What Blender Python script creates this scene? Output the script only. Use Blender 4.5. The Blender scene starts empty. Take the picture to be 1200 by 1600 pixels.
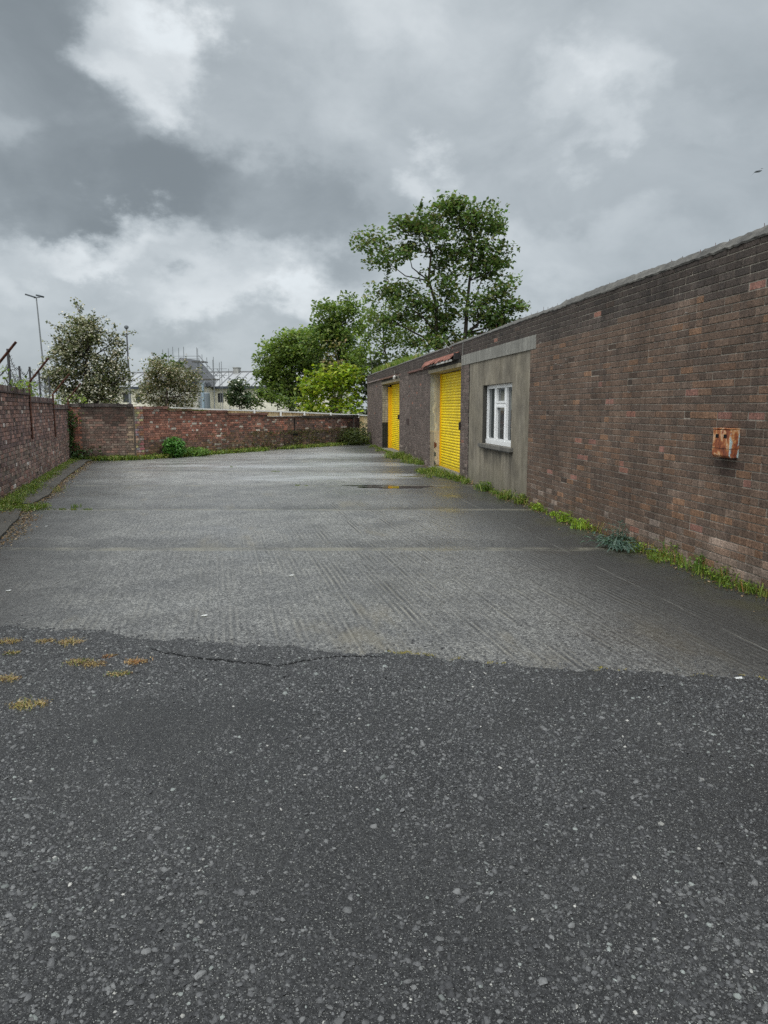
import bpy, math, random
import numpy as np
from mathutils import Vector, Matrix

# ------------------------------------------------------------------ camera, world, sun, exposure
SC = bpy.context.scene
COL = SC.collection
FPX, HOR, EYE = 1109.0, 638.0, 1.6
PITCH = math.atan((800 - HOR) / FPX)
cd = bpy.data.cameras.new("camera"); cam = bpy.data.objects.new("camera", cd); COL.objects.link(cam)
cam.location = (0, 0, EYE); cam.rotation_euler = (math.pi / 2 - PITCH, 0, 0)
cd.sensor_fit = 'VERTICAL'; cd.sensor_height = 36; cd.lens = 36 * FPX / 1600
cd.clip_start = 0.05; cd.clip_end = 3000
SC.camera = cam
SC.render.engine = 'CYCLES'
SC.render.resolution_x = 768; SC.render.resolution_y = 1024
SC.view_settings.view_transform = 'Standard'; SC.view_settings.look = 'None'
SC.view_settings.exposure = 0.0; SC.view_settings.gamma = 1
SC.cycles.use_adaptive_sampling = True; SC.cycles.adaptive_threshold = 0.008
SC.cycles.use_denoising = False
SC.cycles.max_bounces = 6; SC.cycles.transparent_max_bounces = 6

def ray(x, y):
    X = (x - 600) / FPX; Y = (800 - y) / FPX
    c, s = math.cos(PITCH), math.sin(PITCH)
    return (X, c + Y * s, -s + Y * c)
def at(x, y, D):            # world point that stands D metres ahead, seen towards (x, y)
    r = ray(x, y); t = D / r[1]
    return Vector((r[0] * t, D, EYE + r[2] * t))
def azel(x, y):
    r = Vector(ray(x, y)).normalized()
    return math.atan2(r.x, r.y), math.asin(r.z)

class NT:
    def __init__(s, tree): s.t = tree; s.n = tree.nodes; s.l = tree.links
    def link(s, a, b): s.l.new(a, b)
    def setin(s, sock, v):
        if v is None: return
        if isinstance(v, bpy.types.NodeSocket): s.l.new(v, sock)
        else: sock.default_value = v
    def math(s, op, a, b=None, c=None, clamp=False):
        n = s.n.new('ShaderNodeMath'); n.operation = op; n.use_clamp = clamp
        s.setin(n.inputs[0], a); s.setin(n.inputs[1], b); s.setin(n.inputs[2], c)
        return n.outputs[0]
    def vmath(s, op, a, b=None, scale=None):
        n = s.n.new('ShaderNodeVectorMath'); n.operation = op
        s.setin(n.inputs[0], a); s.setin(n.inputs[1], b)
        if scale is not None: s.setin(n.inputs['Scale'], scale)
        return n.outputs['Value'] if op in ('DISTANCE', 'LENGTH', 'DOT_PRODUCT') else n.outputs[0]
    def noise(s, vec, scale, detail=4, rough=0.55, dist=0.0, out='Fac'):
        n = s.n.new('ShaderNodeTexNoise'); s.setin(n.inputs['Vector'], vec)
        n.inputs['Scale'].default_value = scale; n.inputs['Detail'].default_value = detail
        n.inputs['Roughness'].default_value = rough; n.inputs['Distortion'].default_value = dist
        return n.outputs[out]
    def voro(s, vec, scale, feature='F1', rnd=1.0):
        n = s.n.new('ShaderNodeTexVoronoi'); n.feature = feature; s.setin(n.inputs['Vector'], vec)
        n.inputs['Scale'].default_value = scale; n.inputs['Randomness'].default_value = rnd
        return n
    def rng(s, v, a, b, c, d, smooth=False):
        n = s.n.new('ShaderNodeMapRange'); s.setin(n.inputs[0], v)
        if smooth: n.interpolation_type = 'SMOOTHSTEP'
        for i, k in enumerate((a, b, c, d)): s.setin(n.inputs[i + 1], k)
        return n.outputs[0]
    def ramp(s, v, stops):
        n = s.n.new('ShaderNodeValToRGB'); s.setin(n.inputs[0], v)
        e = n.color_ramp.elements
        e[0].position, e[0].color = stops[0][0], (*stops[0][1], 1)
        e[1].position, e[1].color = stops[-1][0], (*stops[-1][1], 1)
        for p, c in stops[1:-1]:
            q = e.new(p); q.color = (*c, 1)
        return n.outputs[0]
    def mix(s, f, a, b, mode='MIX'):
        n = s.n.new('ShaderNodeMix'); n.data_type = 'RGBA'; n.blend_type = mode
        s.setin(n.inputs[0], f)
        for i, v in ((6, a), (7, b)):
            if isinstance(v, (int, float)): v = (v, v, v)
            if isinstance(v, tuple) and len(v) == 3: v = (*v, 1)
            s.setin(n.inputs[i], v)
        return n.outputs[2]
    def comb(s, x, y, z):
        n = s.n.new('ShaderNodeCombineXYZ')
        s.setin(n.inputs[0], x); s.setin(n.inputs[1], y); s.setin(n.inputs[2], z); return n.outputs[0]
    def sep(s, v):
        n = s.n.new('ShaderNodeSeparateXYZ'); s.setin(n.inputs[0], v); return n.outputs
    def scalev(s, v, sc):
        return s.vmath('MULTIPLY', v, sc)
    def coord(s, k='Object'): return s.n.new('ShaderNodeTexCoord').outputs[k]
    def bump(s, h, dist, strength=1.0, normal=None):
        n = s.n.new('ShaderNodeBump'); s.setin(n.inputs['Height'], h)
        n.inputs['Distance'].default_value = dist; n.inputs['Strength'].default_value = strength
        if normal is not None: s.link(normal, n.inputs['Normal'])
        return n.outputs[0]

SUN_EL, SUN_AZ = math.radians(50), math.radians(212)   # azimuth clockwise from +Y (the view direction)
W = bpy.data.worlds.new("World"); SC.world = W; W.use_nodes = True
t = NT(W.node_tree); t.n.clear()
bg = t.n.new('ShaderNodeBackground'); wo = t.n.new('ShaderNodeOutputWorld'); t.link(bg.outputs[0], wo.inputs[0])
bg.inputs['Strength'].default_value = 0.1
sky = t.n.new('ShaderNodeTexSky'); sky.sky_type = 'NISHITA'; sky.sun_disc = False
sky.sun_elevation = SUN_EL; sky.sun_rotation = SUN_AZ
dirv = t.coord('Generated')
dx, dy, dz = t.sep(dirv)[0:3]
az = t.math('ARCTAN2', dx, dy)
el = t.math('ARCSINE', dz)
P0 = t.comb(az, el, 0.0)
n1 = t.noise(t.scalev(P0, (1, 1.35, 1)), 3.6, 5, 0.5, out='Color')
n2 = t.noise(t.scalev(P0, (1, 1.5, 1)), 11.0, 8, 0.62, out='Color')
off = t.vmath('ADD', t.vmath('SCALE', t.vmath('SUBTRACT', n1, (0.5, 0.5, 0.5)), scale=0.26),
              t.vmath('SCALE', t.vmath('SUBTRACT', n2, (0.5, 0.5, 0.5)), scale=0.13))
PW = t.scalev(t.vmath('ADD', P0, off), (1, 1, 0))
BLOBS = [  # where (photo px), size, brightness change, edge softness: clouds anchored in the sky by direction
    (70, 190, 165, 190, -0.15, .55), (40, 60, 120, 110, -0.07, .4), (150, 290, 170, 70, -0.10, .3),
    (225, 55, 82, 90, 0.34, .5), (200, 150, 48, 62, 0.16, .3), (5, 215, 50, 34, 0.10, .2), (285, 25, 60, 50, .10, .2),
    (420, 345, 215, 82, -0.13, .5), (520, 300, 130, 100, -0.07, .3), (330, 220, 140, 110, -0.05, .3), (270, 320, 110, 60, -.06, .4),
    (620, 60, 190, 90, 0.10, .15), (570, 25, 90, 50, 0.10, .2), (675, 262, 34, 30, 0.17, .2), (590, 320, 40, 55, 0.10, .2),
    (60, 400, 150, 45, 0.24, .3), (190, 385, 110, 30, 0.20, .3), (390, 440, 110, 45, 0.22, .35), (60, 470, 140, 45, 0.10, .2),
    (280, 500, 110, 26, -0.07, .4), (140, 440, 60, 22, -.06, .4), (300, 545, 260, 26, .06, .2), (480, 470, 70, 26, .14, .3),
    (880, 115, 60, 50, 0.16, .3), (960, 80, 50, 50, 0.14, .3), (910, 215, 45, 40, 0.14, .3), (800, 215, 60, 40, 0.06, .2),
    (1110, 300, 240, 110, -0.05, .3), (760, 150, 110, 70, -0.04, .3), (1060, 50, 200, 80, -0.03, .3), (1100, 180, 120, 40, .05, .2), (880, 410, 180, 55, 0.12, .2),
]
v = None
for (bx, by, rx, ry, am, soft) in BLOBS:
    a0, e0 = azel(bx, by); sx = 1.0 / (rx * 1.35 / FPX); sy = 1.0 / (ry * 1.35 / FPX)
    dd = t.vmath('LENGTH', t.vmath('MULTIPLY', t.vmath('SUBTRACT', PW, (a0, e0, 0)), (sx, sy, 0)))
    k = t.rng(dd, soft, 1.0, am * (.90 if am > 0 else .98), 0.0, True)
    v = k if v is None else t.math('ADD', v, k)
nf = t.noise(t.scalev(t.vmath('ADD', P0, (3.1, 1.7, 0)), (1, 1.5, 1)), 5.5, 8, 0.56, 0.4)
nl = t.noise(t.vmath('ADD', P0, (7.3, 4.2, 0)), 2.0, 3, 0.5)
v = t.math('ADD', v, t.math('MULTIPLY', t.math('SUBTRACT', nf, 0.5), 0.34))
v = t.math('ADD', v, t.math('MULTIPLY', t.math('SUBTRACT', nl, 0.5), 0.14))
v = t.math('ADD', v, 0.525)
v = t.math('ADD', 0.25, t.math('MULTIPLY', t.math('ADD', t.math('SUBTRACT', v, .25), t.math('SQRT', t.math('ADD', t.math('POWER', t.math('ABSOLUTE', t.math('SUBTRACT', v, .25)), 2.0), .004))), .5))
# an overcast sky is brighter towards the zenith
zen = t.rng(el, 0.52, 1.15, 0.0, 1.75, True)
back = t.rng(dy, 0.25, -0.6, 0.0, 0.55, True)
v = t.math('ADD', v, t.math('ADD', zen, back))
ccol = t.mix(t.rng(v, 0.15, 0.75, 0.0, 1.0), (0.825, 0.97, 1.07), (0.93, 0.995, 1.035))
cloud = t.mix(1.0, ccol, t.comb(t.math('MULTIPLY', v, 10), t.math('MULTIPLY', v, 10), t.math('MULTIPLY', v, 10)), 'MULTIPLY')
full = t.mix(0.94, sky.outputs[0], cloud)
t.link(full, bg.inputs['Color'])

sl = bpy.data.lights.new("sun", 'SUN'); sl.energy = 1.3; sl.angle = math.radians(25); sl.color = (1, 0.97, 0.93)
so = bpy.data.objects.new("sun", sl); COL.objects.link(so)
sdir = Vector((math.sin(SUN_AZ) * math.cos(SUN_EL), math.cos(SUN_AZ) * math.cos(SUN_EL), math.sin(SUN_EL)))
so.rotation_euler = sdir.to_track_quat('Z', 'Y').to_euler(); so.location = sdir * 40

# ------------------------------------------------------------------ helpers
random.seed(7); RG = np.random.default_rng(11)

class MB:
    """collects faces with a colour each, builds ONE mesh object"""
    def __init__(s): s.v = []; s.f = []; s.c = []; s.m = []
    def quadmesh(s, V, F, c=(.5, .5, .5), m=0):
        o = len(s.v); s.v.extend([tuple(p) for p in V])
        for f in F: s.f.append(tuple(i + o for i in f)); s.c.append(c); s.m.append(m)
    def box(s, x0, x1, y0, y1, z0, z1, c=(.5, .5, .5), m=0, skip=()):
        V = [(x0, y0, z0), (x1, y0, z0), (x1, y1, z0), (x0, y1, z0), (x0, y0, z1), (x1, y0, z1), (x1, y1, z1), (x0, y1, z1)]
        F = {'b': (0, 3, 2, 1), 't': (4, 5, 6, 7), 'f': (0, 1, 5, 4), 'r': (1, 2, 6, 5), 'k': (2, 3, 7, 6), 'l': (3, 0, 4, 7)}
        s.quadmesh(V, [F[k] for k in F if k not in skip], c, m)
    def obox(s, p0, p1, w, h, c=(.5, .5, .5), m=0, up=(0, 0, 1)):
        p0, p1 = Vector(p0), Vector(p1); d = (p1 - p0).normalized(); u = Vector(up)
        if abs(d.dot(u)) > 0.98: u = Vector((1, 0, 0))
        sd = d.cross(u).normalized(); u = sd.cross(d)
        V = []
        for p in (p0, p1):
            for a, b in ((-1, -1), (1, -1), (1, 1), (-1, 1)): V.append(p + sd * (a * w / 2) + u * (b * h / 2))
        s.quadmesh(V, [(0, 3, 2, 1), (4, 5, 6, 7), (0, 1, 5, 4), (1, 2, 6, 5), (2, 3, 7, 6), (3, 0, 4, 7)], c, m)
    def tube(s, pts, rad, n=6, c=(.5, .5, .5), m=0, cap=True):
        pts = [Vector(p) for p in pts]
        if not isinstance(rad, (list, tuple)): rad = [rad] * len(pts)
        o = len(s.v); prev = Vector((0.31, 0.17, 0.93))
        for i, p in enumerate(pts):
            d = (pts[min(i + 1, len(pts) - 1)] - pts[max(i - 1, 0)])
            if d.length < 1e-9: d = Vector((0, 0, 1))
            d.normalize()
            u = prev - d * prev.dot(d)
            if u.length < 1e-4: u = d.orthogonal()
            u.normalize(); w = d.cross(u); prev = u
            for k in range(n):
                a = 2 * math.pi * k / n
                s.v.append(tuple(p + (u * math.cos(a) + w * math.sin(a)) * rad[i]))
        for i in range(len(pts) - 1):
            for k in range(n):
                k2 = (k + 1) % n
                s.f.append((o + i * n + k, o + i * n + k2, o + (i + 1) * n + k2, o + (i + 1) * n + k)); s.c.append(c); s.m.append(m)
        if cap and n > 2:
            s.f.append(tuple(o + k for k in range(n))[::-1]); s.c.append(c); s.m.append(m)
            s.f.append(tuple(o + (len(pts) - 1) * n + k for k in range(n))); s.c.append(c); s.m.append(m)
    def build(s, name, mats, parent=None, smooth=False):
        me = bpy.data.meshes.new(name); me.from_pydata(s.v, [], s.f)
        if not isinstance(mats, (list, tuple)): mats = [mats]
        for q in mats: me.materials.append(q)
        me.polygons.foreach_set('material_index', np.array(s.m, dtype=np.int32))
        ca = me.color_attributes.new('Col', 'FLOAT_COLOR', 'CORNER')
        cnt = np.array([len(f) for f in s.f]); arr = np.ones((len(s.f), 4), dtype=np.float32)
        arr[:, :3] = np.array(s.c, dtype=np.float32).reshape(-1, 3)
        ca.data.foreach_set('color', np.repeat(arr, cnt, axis=0).ravel())
        if smooth: me.polygons.foreach_set('use_smooth', np.ones(len(s.f), dtype=bool))
        me.update()
        ob = bpy.data.objects.new(name, me); COL.objects.link(ob)
        if parent: ob.parent = parent
        return ob

def npmesh(name, V, fsize, C, mat, parent=None, smooth=False, F=None):
    """V (N,3); faces of fsize consecutive verts unless F given; C one colour per face"""
    V = np.asarray(V, dtype=np.float32)
    if F is None: F = np.arange(len(V), dtype=np.int32).reshape(-1, fsize)
    nf = len(F); me = bpy.data.meshes.new(name)
    me.vertices.add(len(V)); me.vertices.foreach_set('co', V.ravel())
    me.loops.add(nf * fsize); me.loops.foreach_set('vertex_index', np.asarray(F, dtype=np.int32).ravel())
    me.polygons.add(nf); me.polygons.foreach_set('loop_start', np.arange(0, nf * fsize, fsize, dtype=np.int32))
    me.polygons.foreach_set('loop_total', np.full(nf, fsize, dtype=np.int32))
    if smooth: me.polygons.foreach_set('use_smooth', np.ones(nf, dtype=bool))
    me.update(calc_edges=True)
    ca = me.color_attributes.new('Col', 'FLOAT_COLOR', 'CORNER')
    arr = np.ones((nf, 4), dtype=np.float32); arr[:, :3] = C
    ca.data.foreach_set('color', np.repeat(arr, fsize, axis=0).ravel())
    me.materials.append(mat); me.validate()
    ob = bpy.data.objects.new(name, me); COL.objects.link(ob)
    if parent: ob.parent = parent
    return ob

def tag(o, label=None, cat=None, group=None, kind=None):
    if label: o['label'] = label
    if cat: o['category'] = cat
    if group: o['group'] = group
    if kind: o['kind'] = kind
    return o
def empty(name, loc=(0, 0, 0), rz=0):
    o = bpy.data.objects.new(name, None); o.location = loc; o.rotation_euler = (0, 0, rz); o.empty_display_size = .2
    COL.objects.link(o); return o

# ------------------------------------------------------------------ materials
def new_mat(name):
    m = bpy.data.materials.new(name); m.use_nodes = True
    t = NT(m.node_tree); b = t.n['Principled BSDF']; return m, t, b

def attr_mat(name, rough=0.8, fine=60, famp=0.25, streak=0.0, bump=0.0, bscale=90, spec=0.4, patch=0.0, patchscale=1.2, metal=0.0, rvar=0.1):
    m, t, b = new_mat(name)
    a = t.n.new('ShaderNodeAttribute'); a.attribute_name = 'Col'; col = a.outputs['Color']
    oc = t.coord('Object')
    f = t.noise(oc, fine, 4, 0.6)
    k = t.rng(f, 0.25, 0.75, 1 - famp, 1 + famp)
    if streak:
        sk = t.noise(t.scalev(oc, (5, 5, 0.5)), 3.0, 4, 0.6); k = t.math('MULTIPLY', k, t.rng(sk, 0.3, 0.7, 1 - streak, 1 + streak))
    if patch:
        pk = t.noise(oc, patchscale, 5, 0.6); k = t.math('MULTIPLY', k, t.rng(pk, 0.3, 0.7, 1 - patch, 1 + patch))
    c = t.mix(1.0, col, t.comb(k, k, k), 'MULTIPLY')
    t.link(c, b.inputs['Base Color'])
    t.link(t.rng(f, 0.3, 0.7, rough - rvar, min(1, rough + rvar)), b.inputs['Roughness'])
    b.inputs['Specular IOR Level'].default_value = spec; b.inputs['Metallic'].default_value = metal
    if bump:
        t.link(t.bump(t.noise(oc, bscale, 5, 0.65), bump), b.inputs['Normal'])
    return m

M = {}
M['brick'] = attr_mat('brick', 0.75, 42, 0.50, 0.24, 0.008, 60, 0.35, 0.26, 1.1)
M['oldbrick'] = attr_mat('oldbrick', 0.85, 38, 0.45, 0.20, 0.010, 45, 0.3, 0.25, 1.3)
M['mortar'] = attr_mat('mortar', 0.9, 70, 0.30, 0.2, 0.006, 60, 0.2, 0.25, 1.1)
M['stone'] = attr_mat('stone', 0.85, 30, 0.25, 0.25, 0.004, 90, 0.3, 0.22, 1.7)
M['paint'] = attr_mat('paint', 0.42, 14, 0.05, 0.05, 0.0, 90, 0.5, 0.04, 2)
M['plastic'] = attr_mat('plastic', 0.3, 14, 0.04, 0.0, 0.0, 90, 0.5)
M['metal'] = attr_mat('metal', 0.5, 30, 0.15, 0.0, 0.0, 90, 0.5, metal=0.3)
M['wood'] = attr_mat('wood', 0.8, 25, 0.15, 0.25, 0.001, 60, 0.3)
M['bark'] = attr_mat('bark', 0.95, 14, 0.35, 0.0, 0.02, 20, 0.2)
M['chips'] = attr_mat('chips', 0.60, 160, 0.30, 0.0, 0.002, 300, 0.5)
M['shutter_paint'] = attr_mat('shutter_paint', 0.45, 22, 0.07, 0.12, 0.003, 3, 0.4, 0.10, 1.4)
M['tiles'] = attr_mat('tiles', 0.8, 40, 0.35, 0.2, 0.004, 60, 0.3)

def leaf_mat(name, trans=0.35, rough=0.5, spec=0.35):
    m, t, b = new_mat(name)
    a = t.n.new('ShaderNodeAttribute'); a.attribute_name = 'Col'
    b.inputs['Roughness'].default_value = rough; b.inputs['Specular IOR Level'].default_value = spec
    t.link(a.outputs['Color'], b.inputs['Base Color'])
    tr = t.n.new('ShaderNodeBsdfTranslucent'); mx = t.n.new('ShaderNodeMixShader'); mx.inputs[0].default_value = trans
    t.link(t.mix(1.0, a.outputs['Color'], (1.5, 1.6, 0.9), 'MULTIPLY'), tr.inputs['Color'])
    t.link(b.outputs[0], mx.inputs[1]); t.link(tr.outputs[0], mx.inputs[2]); t.link(mx.outputs[0], t.n['Material Output'].inputs[0])
    return m
M['leaf'] = leaf_mat('leaf'); M['grass'] = leaf_mat('grass', 0.3, 0.55)
M['petal'] = leaf_mat('petal', 0.2, 0.7)

# rusted steel
m, t, b = new_mat('rust'); oc = t.coord()
f1 = t.noise(oc, 18, 6, 0.65); f2 = t.noise(t.vmath('ADD', oc, (5, 3, 1)), 7, 5, 0.6)
t.link(t.ramp(f1, [(0.3, (.025, .012, .009)), (0.5, (.075, .028, .016)), (0.62, (.17, .06, .03)), (0.75, (.06, .022, .014))]), b.inputs['Base Color'])
b.inputs['Roughness'].default_value = 0.85; t.link(t.bump(f1, 0.002), b.inputs['Normal'])
M['rust'] = m
m, t, b = new_mat('rusty_paint'); oc = t.coord()
f1 = t.noise(t.scalev(oc, (1, 1, .55)), 11, 7, 0.68, 0.3); f2 = t.noise(t.scalev(oc, (1, 1, .6)), 6, 4, 0.6)
rc = t.ramp(f1, [(0.28, (.05, .018, .012)), (0.40, (.17, .045, .022)), (0.49, (.33, .10, .035)), (0.535, (.50, .22, .07)), (0.57, (.62, .42, .26)), (0.61, (.30, .085, .035)), (0.8, (.11, .03, .02))])
x3, y3, z3 = t.sep(oc)[0:3]
endf = t.math('MULTIPLY', t.math('LESS_THAN', y3, -0.131), t.rng(f2, 0.47, 0.53, 0, 1, True))
t.link(t.mix(endf, rc, (.40, .50, .50)), b.inputs['Base Color'])
b.inputs['Roughness'].default_value = 0.65; t.link(t.bump(f1, 0.002), b.inputs['Normal'])
M['rusty_paint'] = m

# rendered concrete panel: grey brown with vertical water stains
m, t, b = new_mat('render_concrete'); oc = t.coord()
xs, ys, zs = t.sep(oc)[0:3]
st = t.noise(t.scalev(oc, (2.2, 2.2, 0.5)), 2.0, 8, 0.72); pt = t.noise(oc, 1.3, 5, 0.6); fn = t.noise(oc, 55, 4, 0.7)
c = t.ramp(st, [(0.25, (.115, .098, .072)), (0.45, (.20, .174, .132)), (0.6, (.27, .238, .187)), (0.78, (.34, .305, .245))])
c = t.mix(1.0, c, t.ramp(pt, [(0.32, (.58, .58, .58)), (0.68, (1.25, 1.25, 1.2))]), 'MULTIPLY')
c = t.mix(1.0, c, t.ramp(fn, [(0.3, (.82, .82, .82)), (0.7, (1.18, 1.18, 1.18))]), 'MULTIPLY')
# dark run-off stain under the sill
under = t.math('MULTIPLY', t.math('MULTIPLY', t.rng(ys, 6.7, 6.95, 0, 1, True), t.rng(ys, 8.8, 9.1, 1, 0, True)), t.rng(zs, 0.35, 0.9, 0, 1, True))
under = t.math('MULTIPLY', under, t.math('LESS_THAN', zs, 0.9))
under = t.math('MULTIPLY', under, t.rng(st, 0.42, 0.6, 0.72, 0.0))
c = t.mix(under, c, (.045, .043, .037))
green = t.math('MULTIPLY', t.rng(zs, 0.0, 0.5, 0.5, 0), t.rng(pt, 0.45, 0.6, 0, 1))
c = t.mix(green, c, (.10, .10, .065))
t.link(c, b.inputs['Base Color']); b.inputs['Roughness'].default_value = 0.85
t.link(t.bump(t.noise(oc, 40, 6, 0.7), 0.005), b.inputs['Normal'])
M['render'] = m

# glass
m, t, b = new_mat('glass'); b.inputs['Base Color'].default_value = (.055, .065, .066, 1); b.inputs['Roughness'].default_value = 0.04
b.inputs['IOR'].default_value = 1.6
M['glass'] = m
# puddle water
m, t, b = new_mat('water'); b.inputs['Base Color'].default_value = (.02, .02, .018, 1); b.inputs['Roughness'].default_value = 0.035
b.inputs['IOR'].default_value = 1.45; oc = t.coord(); t.link(t.bump(t.noise(oc, 14, 2, 0.5), 0.0006), b.inputs['Normal'])
M['water'] = m

# ribbed wet concrete of the yard
m, t, b = new_mat('ribbed_concrete'); oc = t.coord()
x, y, z = t.sep(oc)[0:3]
g2 = t.voro(oc, 62); g2c = t.sep(g2.outputs['Color'])[1]; g3 = t.voro(t.scalev(oc, (1, .55, 1)), 30); g3c = t.sep(g3.outputs['Color'])[0]
med = t.noise(t.vmath('ADD', oc, (4, 9, 0)), 1.4, 5, 0.6); fine = t.noise(oc, 55, 5, 0.75)
agg = t.voro(oc, 115); aggc = t.sep(agg.outputs['Color'])[0]
def bay_edges(y, wob):
    """distance to the nearest transverse joint"""
    yy = t.math('ADD', y, t.math('MULTIPLY', t.math('SUBTRACT', t.noise(t.scalev(oc, (1, .2, 1)), 1.2, 4, .6), .5), wob))
    d = None
    for j in (8.0, 11.2, 14.75, 18.1, 22.3, 26.5):
        q = t.math('ABSOLUTE', t.math('SUBTRACT', yy, j)); d = q if d is None else t.math('MINIMUM', d, q)
    return d
dj = bay_edges(y, 0.05)
# ribs: brushed lines, slightly wavy, running away from the gate
ang = math.radians(13.0)
ru = t.math('ADD', t.math('MULTIPLY', x, math.cos(ang)), t.math('MULTIPLY', y, math.sin(ang)))
rv = t.math('SUBTRACT', t.math('MULTIPLY', y, math.cos(ang)), t.math('MULTIPLY', x, math.sin(ang)))
wob = t.noise(t.comb(t.math('MULTIPLY', ru, .35), t.math('MULTIPLY', rv, .3), 0.0), 1.2, 3, 0.5)
jit = t.noise(t.comb(t.math('MULTIPLY', ru, 7), t.math('MULTIPLY', rv, .5), 0.0), 1.0, 3, 0.6)
ph = t.math('ADD', t.math('MULTIPLY', ru, 2 * math.pi / 0.052), t.math('ADD', t.math('MULTIPLY', wob, 5.0), t.math('MULTIPLY', jit, 1.4)))
rib = t.rng(t.math('SINE', ph), -1, 1, 0, 1)
rib = t.math('POWER', rib, 1.3)
brk = t.noise(t.comb(t.math('MULTIPLY', ru, 5), t.math('MULTIPLY', rv, 1.1), 0.0), 1.3, 5, 0.65)
amp = t.rng(brk, 0.38, 0.62, 0.12, 1.0, True)
fad = t.math('MULTIPLY', t.rng(t.noise(t.vmath('ADD', oc, (1, 2, 0)), 0.7, 5, .6), 0.40, 0.58, 0.42, 1.05, True), t.rng(x, -2.6, .4, .35, 1.0, True))
amp = t.math('MULTIPLY', amp, fad)
lin_ = t.noise(t.comb(t.math('MULTIPLY', ru, 9.0), t.math('MULTIPLY', rv, .25), 5.0), 1.0, 3, .6); amp = t.math('MULTIPLY', amp, t.rng(lin_, .40, .62, .25, 1.35, True))
ribh = t.math('MULTIPLY', rib, amp)
c = t.ramp(fine, [(0.30, (.062, .061, .059)), (0.5, (.130, .128, .123)), (0.70, (.215, .212, .204))])
c = t.mix(1.0, c, t.ramp(g2c, [(0.0, (.42, .42, .42)), (0.3, (.74, .74, .74)), (0.75, (1.1, 1.1, 1.1)), (1.0, (1.75, 1.74, 1.68))]), 'MULTIPLY')
c = t.mix(1.0, c, t.ramp(g3c, [(0.0, (.68, .68, .68)), (1.0, (1.32, 1.32, 1.32))]), 'MULTIPLY')
c = t.mix(t.rng(aggc, 0.72, 1.0, 0, 0.95), c, (.38, .375, .35))
c = t.mix(t.rng(aggc, 0.0, 0.28, 0.75, 0), c, (.030, .030, .031))
c = t.mix(t.math('MULTIPLY', ribh, 0.52), c, (.29, .275, .235))
c = t.mix(t.math('MULTIPLY', t.math('MULTIPLY', t.math('SUBTRACT', 1.0, rib), amp), 0.68), c, (.030, .030, .031))
c = t.mix(1.0, c, t.ramp(med, [(0.3, (.72, .72, .73)), (0.7, (1.25, 1.24, 1.20))]), 'MULTIPLY')
# each bay has its own tone, dirt settled along one side of every joint
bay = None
for j, tone in ((8.0, .12), (11.2, -.06), (14.75, .46), (18.1, -.05), (22.3, .15)):  # far bays lightened in colour to stand in for the wet sky sheen
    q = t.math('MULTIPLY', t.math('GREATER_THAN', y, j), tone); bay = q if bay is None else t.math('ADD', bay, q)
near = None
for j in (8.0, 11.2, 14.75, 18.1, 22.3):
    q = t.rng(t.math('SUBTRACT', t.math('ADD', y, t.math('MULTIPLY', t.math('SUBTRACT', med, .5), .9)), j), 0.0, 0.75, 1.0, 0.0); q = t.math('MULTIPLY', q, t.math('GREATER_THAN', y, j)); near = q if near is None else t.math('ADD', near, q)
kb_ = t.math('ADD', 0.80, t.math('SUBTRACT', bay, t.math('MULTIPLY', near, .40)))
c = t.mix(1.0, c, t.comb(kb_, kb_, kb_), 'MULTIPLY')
stn = t.noise(t.vmath('ADD', oc, (8, 1, 0)), .9, 6, .62); c = t.mix(t.rng(stn, .56, .70, 0, .45, True), c, (.055, .054, .050))
yel = t.math('MULTIPLY', t.rng(t.noise(t.comb(t.math('MULTIPLY', ru, 1.6), t.math('MULTIPLY', rv, .5), 3.0), 1.1, 5, .6), .58, .72, 0, 1, True), 0.4)
c = t.mix(yel, c, (.17, .145, .095))
# wet strips by building and left wall, with the walls' dark reflection painted in
wr = t.math('SUBTRACT', t.math('MULTIPLY', t.math('SUBTRACT', x, 3.30), 0.9891), t.math('MULTIPLY', t.math('SUBTRACT', y, 5.93), -0.1473))   # 0 at the wall face
wrn = t.math('ADD', wr, t.math('MULTIPLY', t.math('SUBTRACT', med, 0.5), 0.9))
wet_refl = t.rng(wrn, -2.3, -0.75, 0, 0.86, True)
c = t.mix(wet_refl, c, t.mix(t.rng(fine, .4, .7, 0, 1), (.017, .017, .016), (.045, .043, .038)))
moss = t.math('MULTIPLY', t.rng(wr, -0.75, -0.2, 0, 1, True), t.rng(med, .45, .62, 0, .8, True))
c = t.mix(moss, c, (.045, .042, .018))
# long crack/joint a metre off the building, chalky edge
dl = t.math('ABSOLUTE', t.math('ADD', wr, t.math('ADD', 0.935, t.math('MULTIPLY', t.math('SUBTRACT', t.noise(oc, 2.5, 4, .6), .5), 0.05))))
chalk = t.math('MULTIPLY', t.rng(dl, 0.004, 0.012, 1, 0), t.rng(t.noise(oc, 1.6, 5, .7), .40, .62, 0, .42, True))
c = t.mix(chalk, c, (.26, .25, .22))
lw = t.math('ADD', t.math('ADD', x, 4.73), t.math('MULTIPLY', t.math('SUBTRACT', y, 8.61), 0.3287))
lwn = t.math('ADD', lw, t.math('MULTIPLY', t.math('SUBTRACT', med, .5), .9))
c = t.mix(t.rng(lwn, 0.0, 1.9, 0.72, 0, True), c, (.040, .038, .034))  # left strip: the wall's dark reflection put into the colour
# joints: chalky margin with a dark line in it
jn = t.noise(oc, 1.7, 5, .65)
c = t.mix(t.math('MULTIPLY', t.rng(dj, 0.015, 0.15, 0.75, 0, True), t.rng(jn, .42, .6, .15, 1, True)), c, (.20, .185, .14))
c = t.mix(t.math('MULTIPLY', t.rng(dj, 0.008, 0.032, .9, 0), t.rng(jn, .3, .5, 1, .35)), c, (.03, .03, .022))
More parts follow.
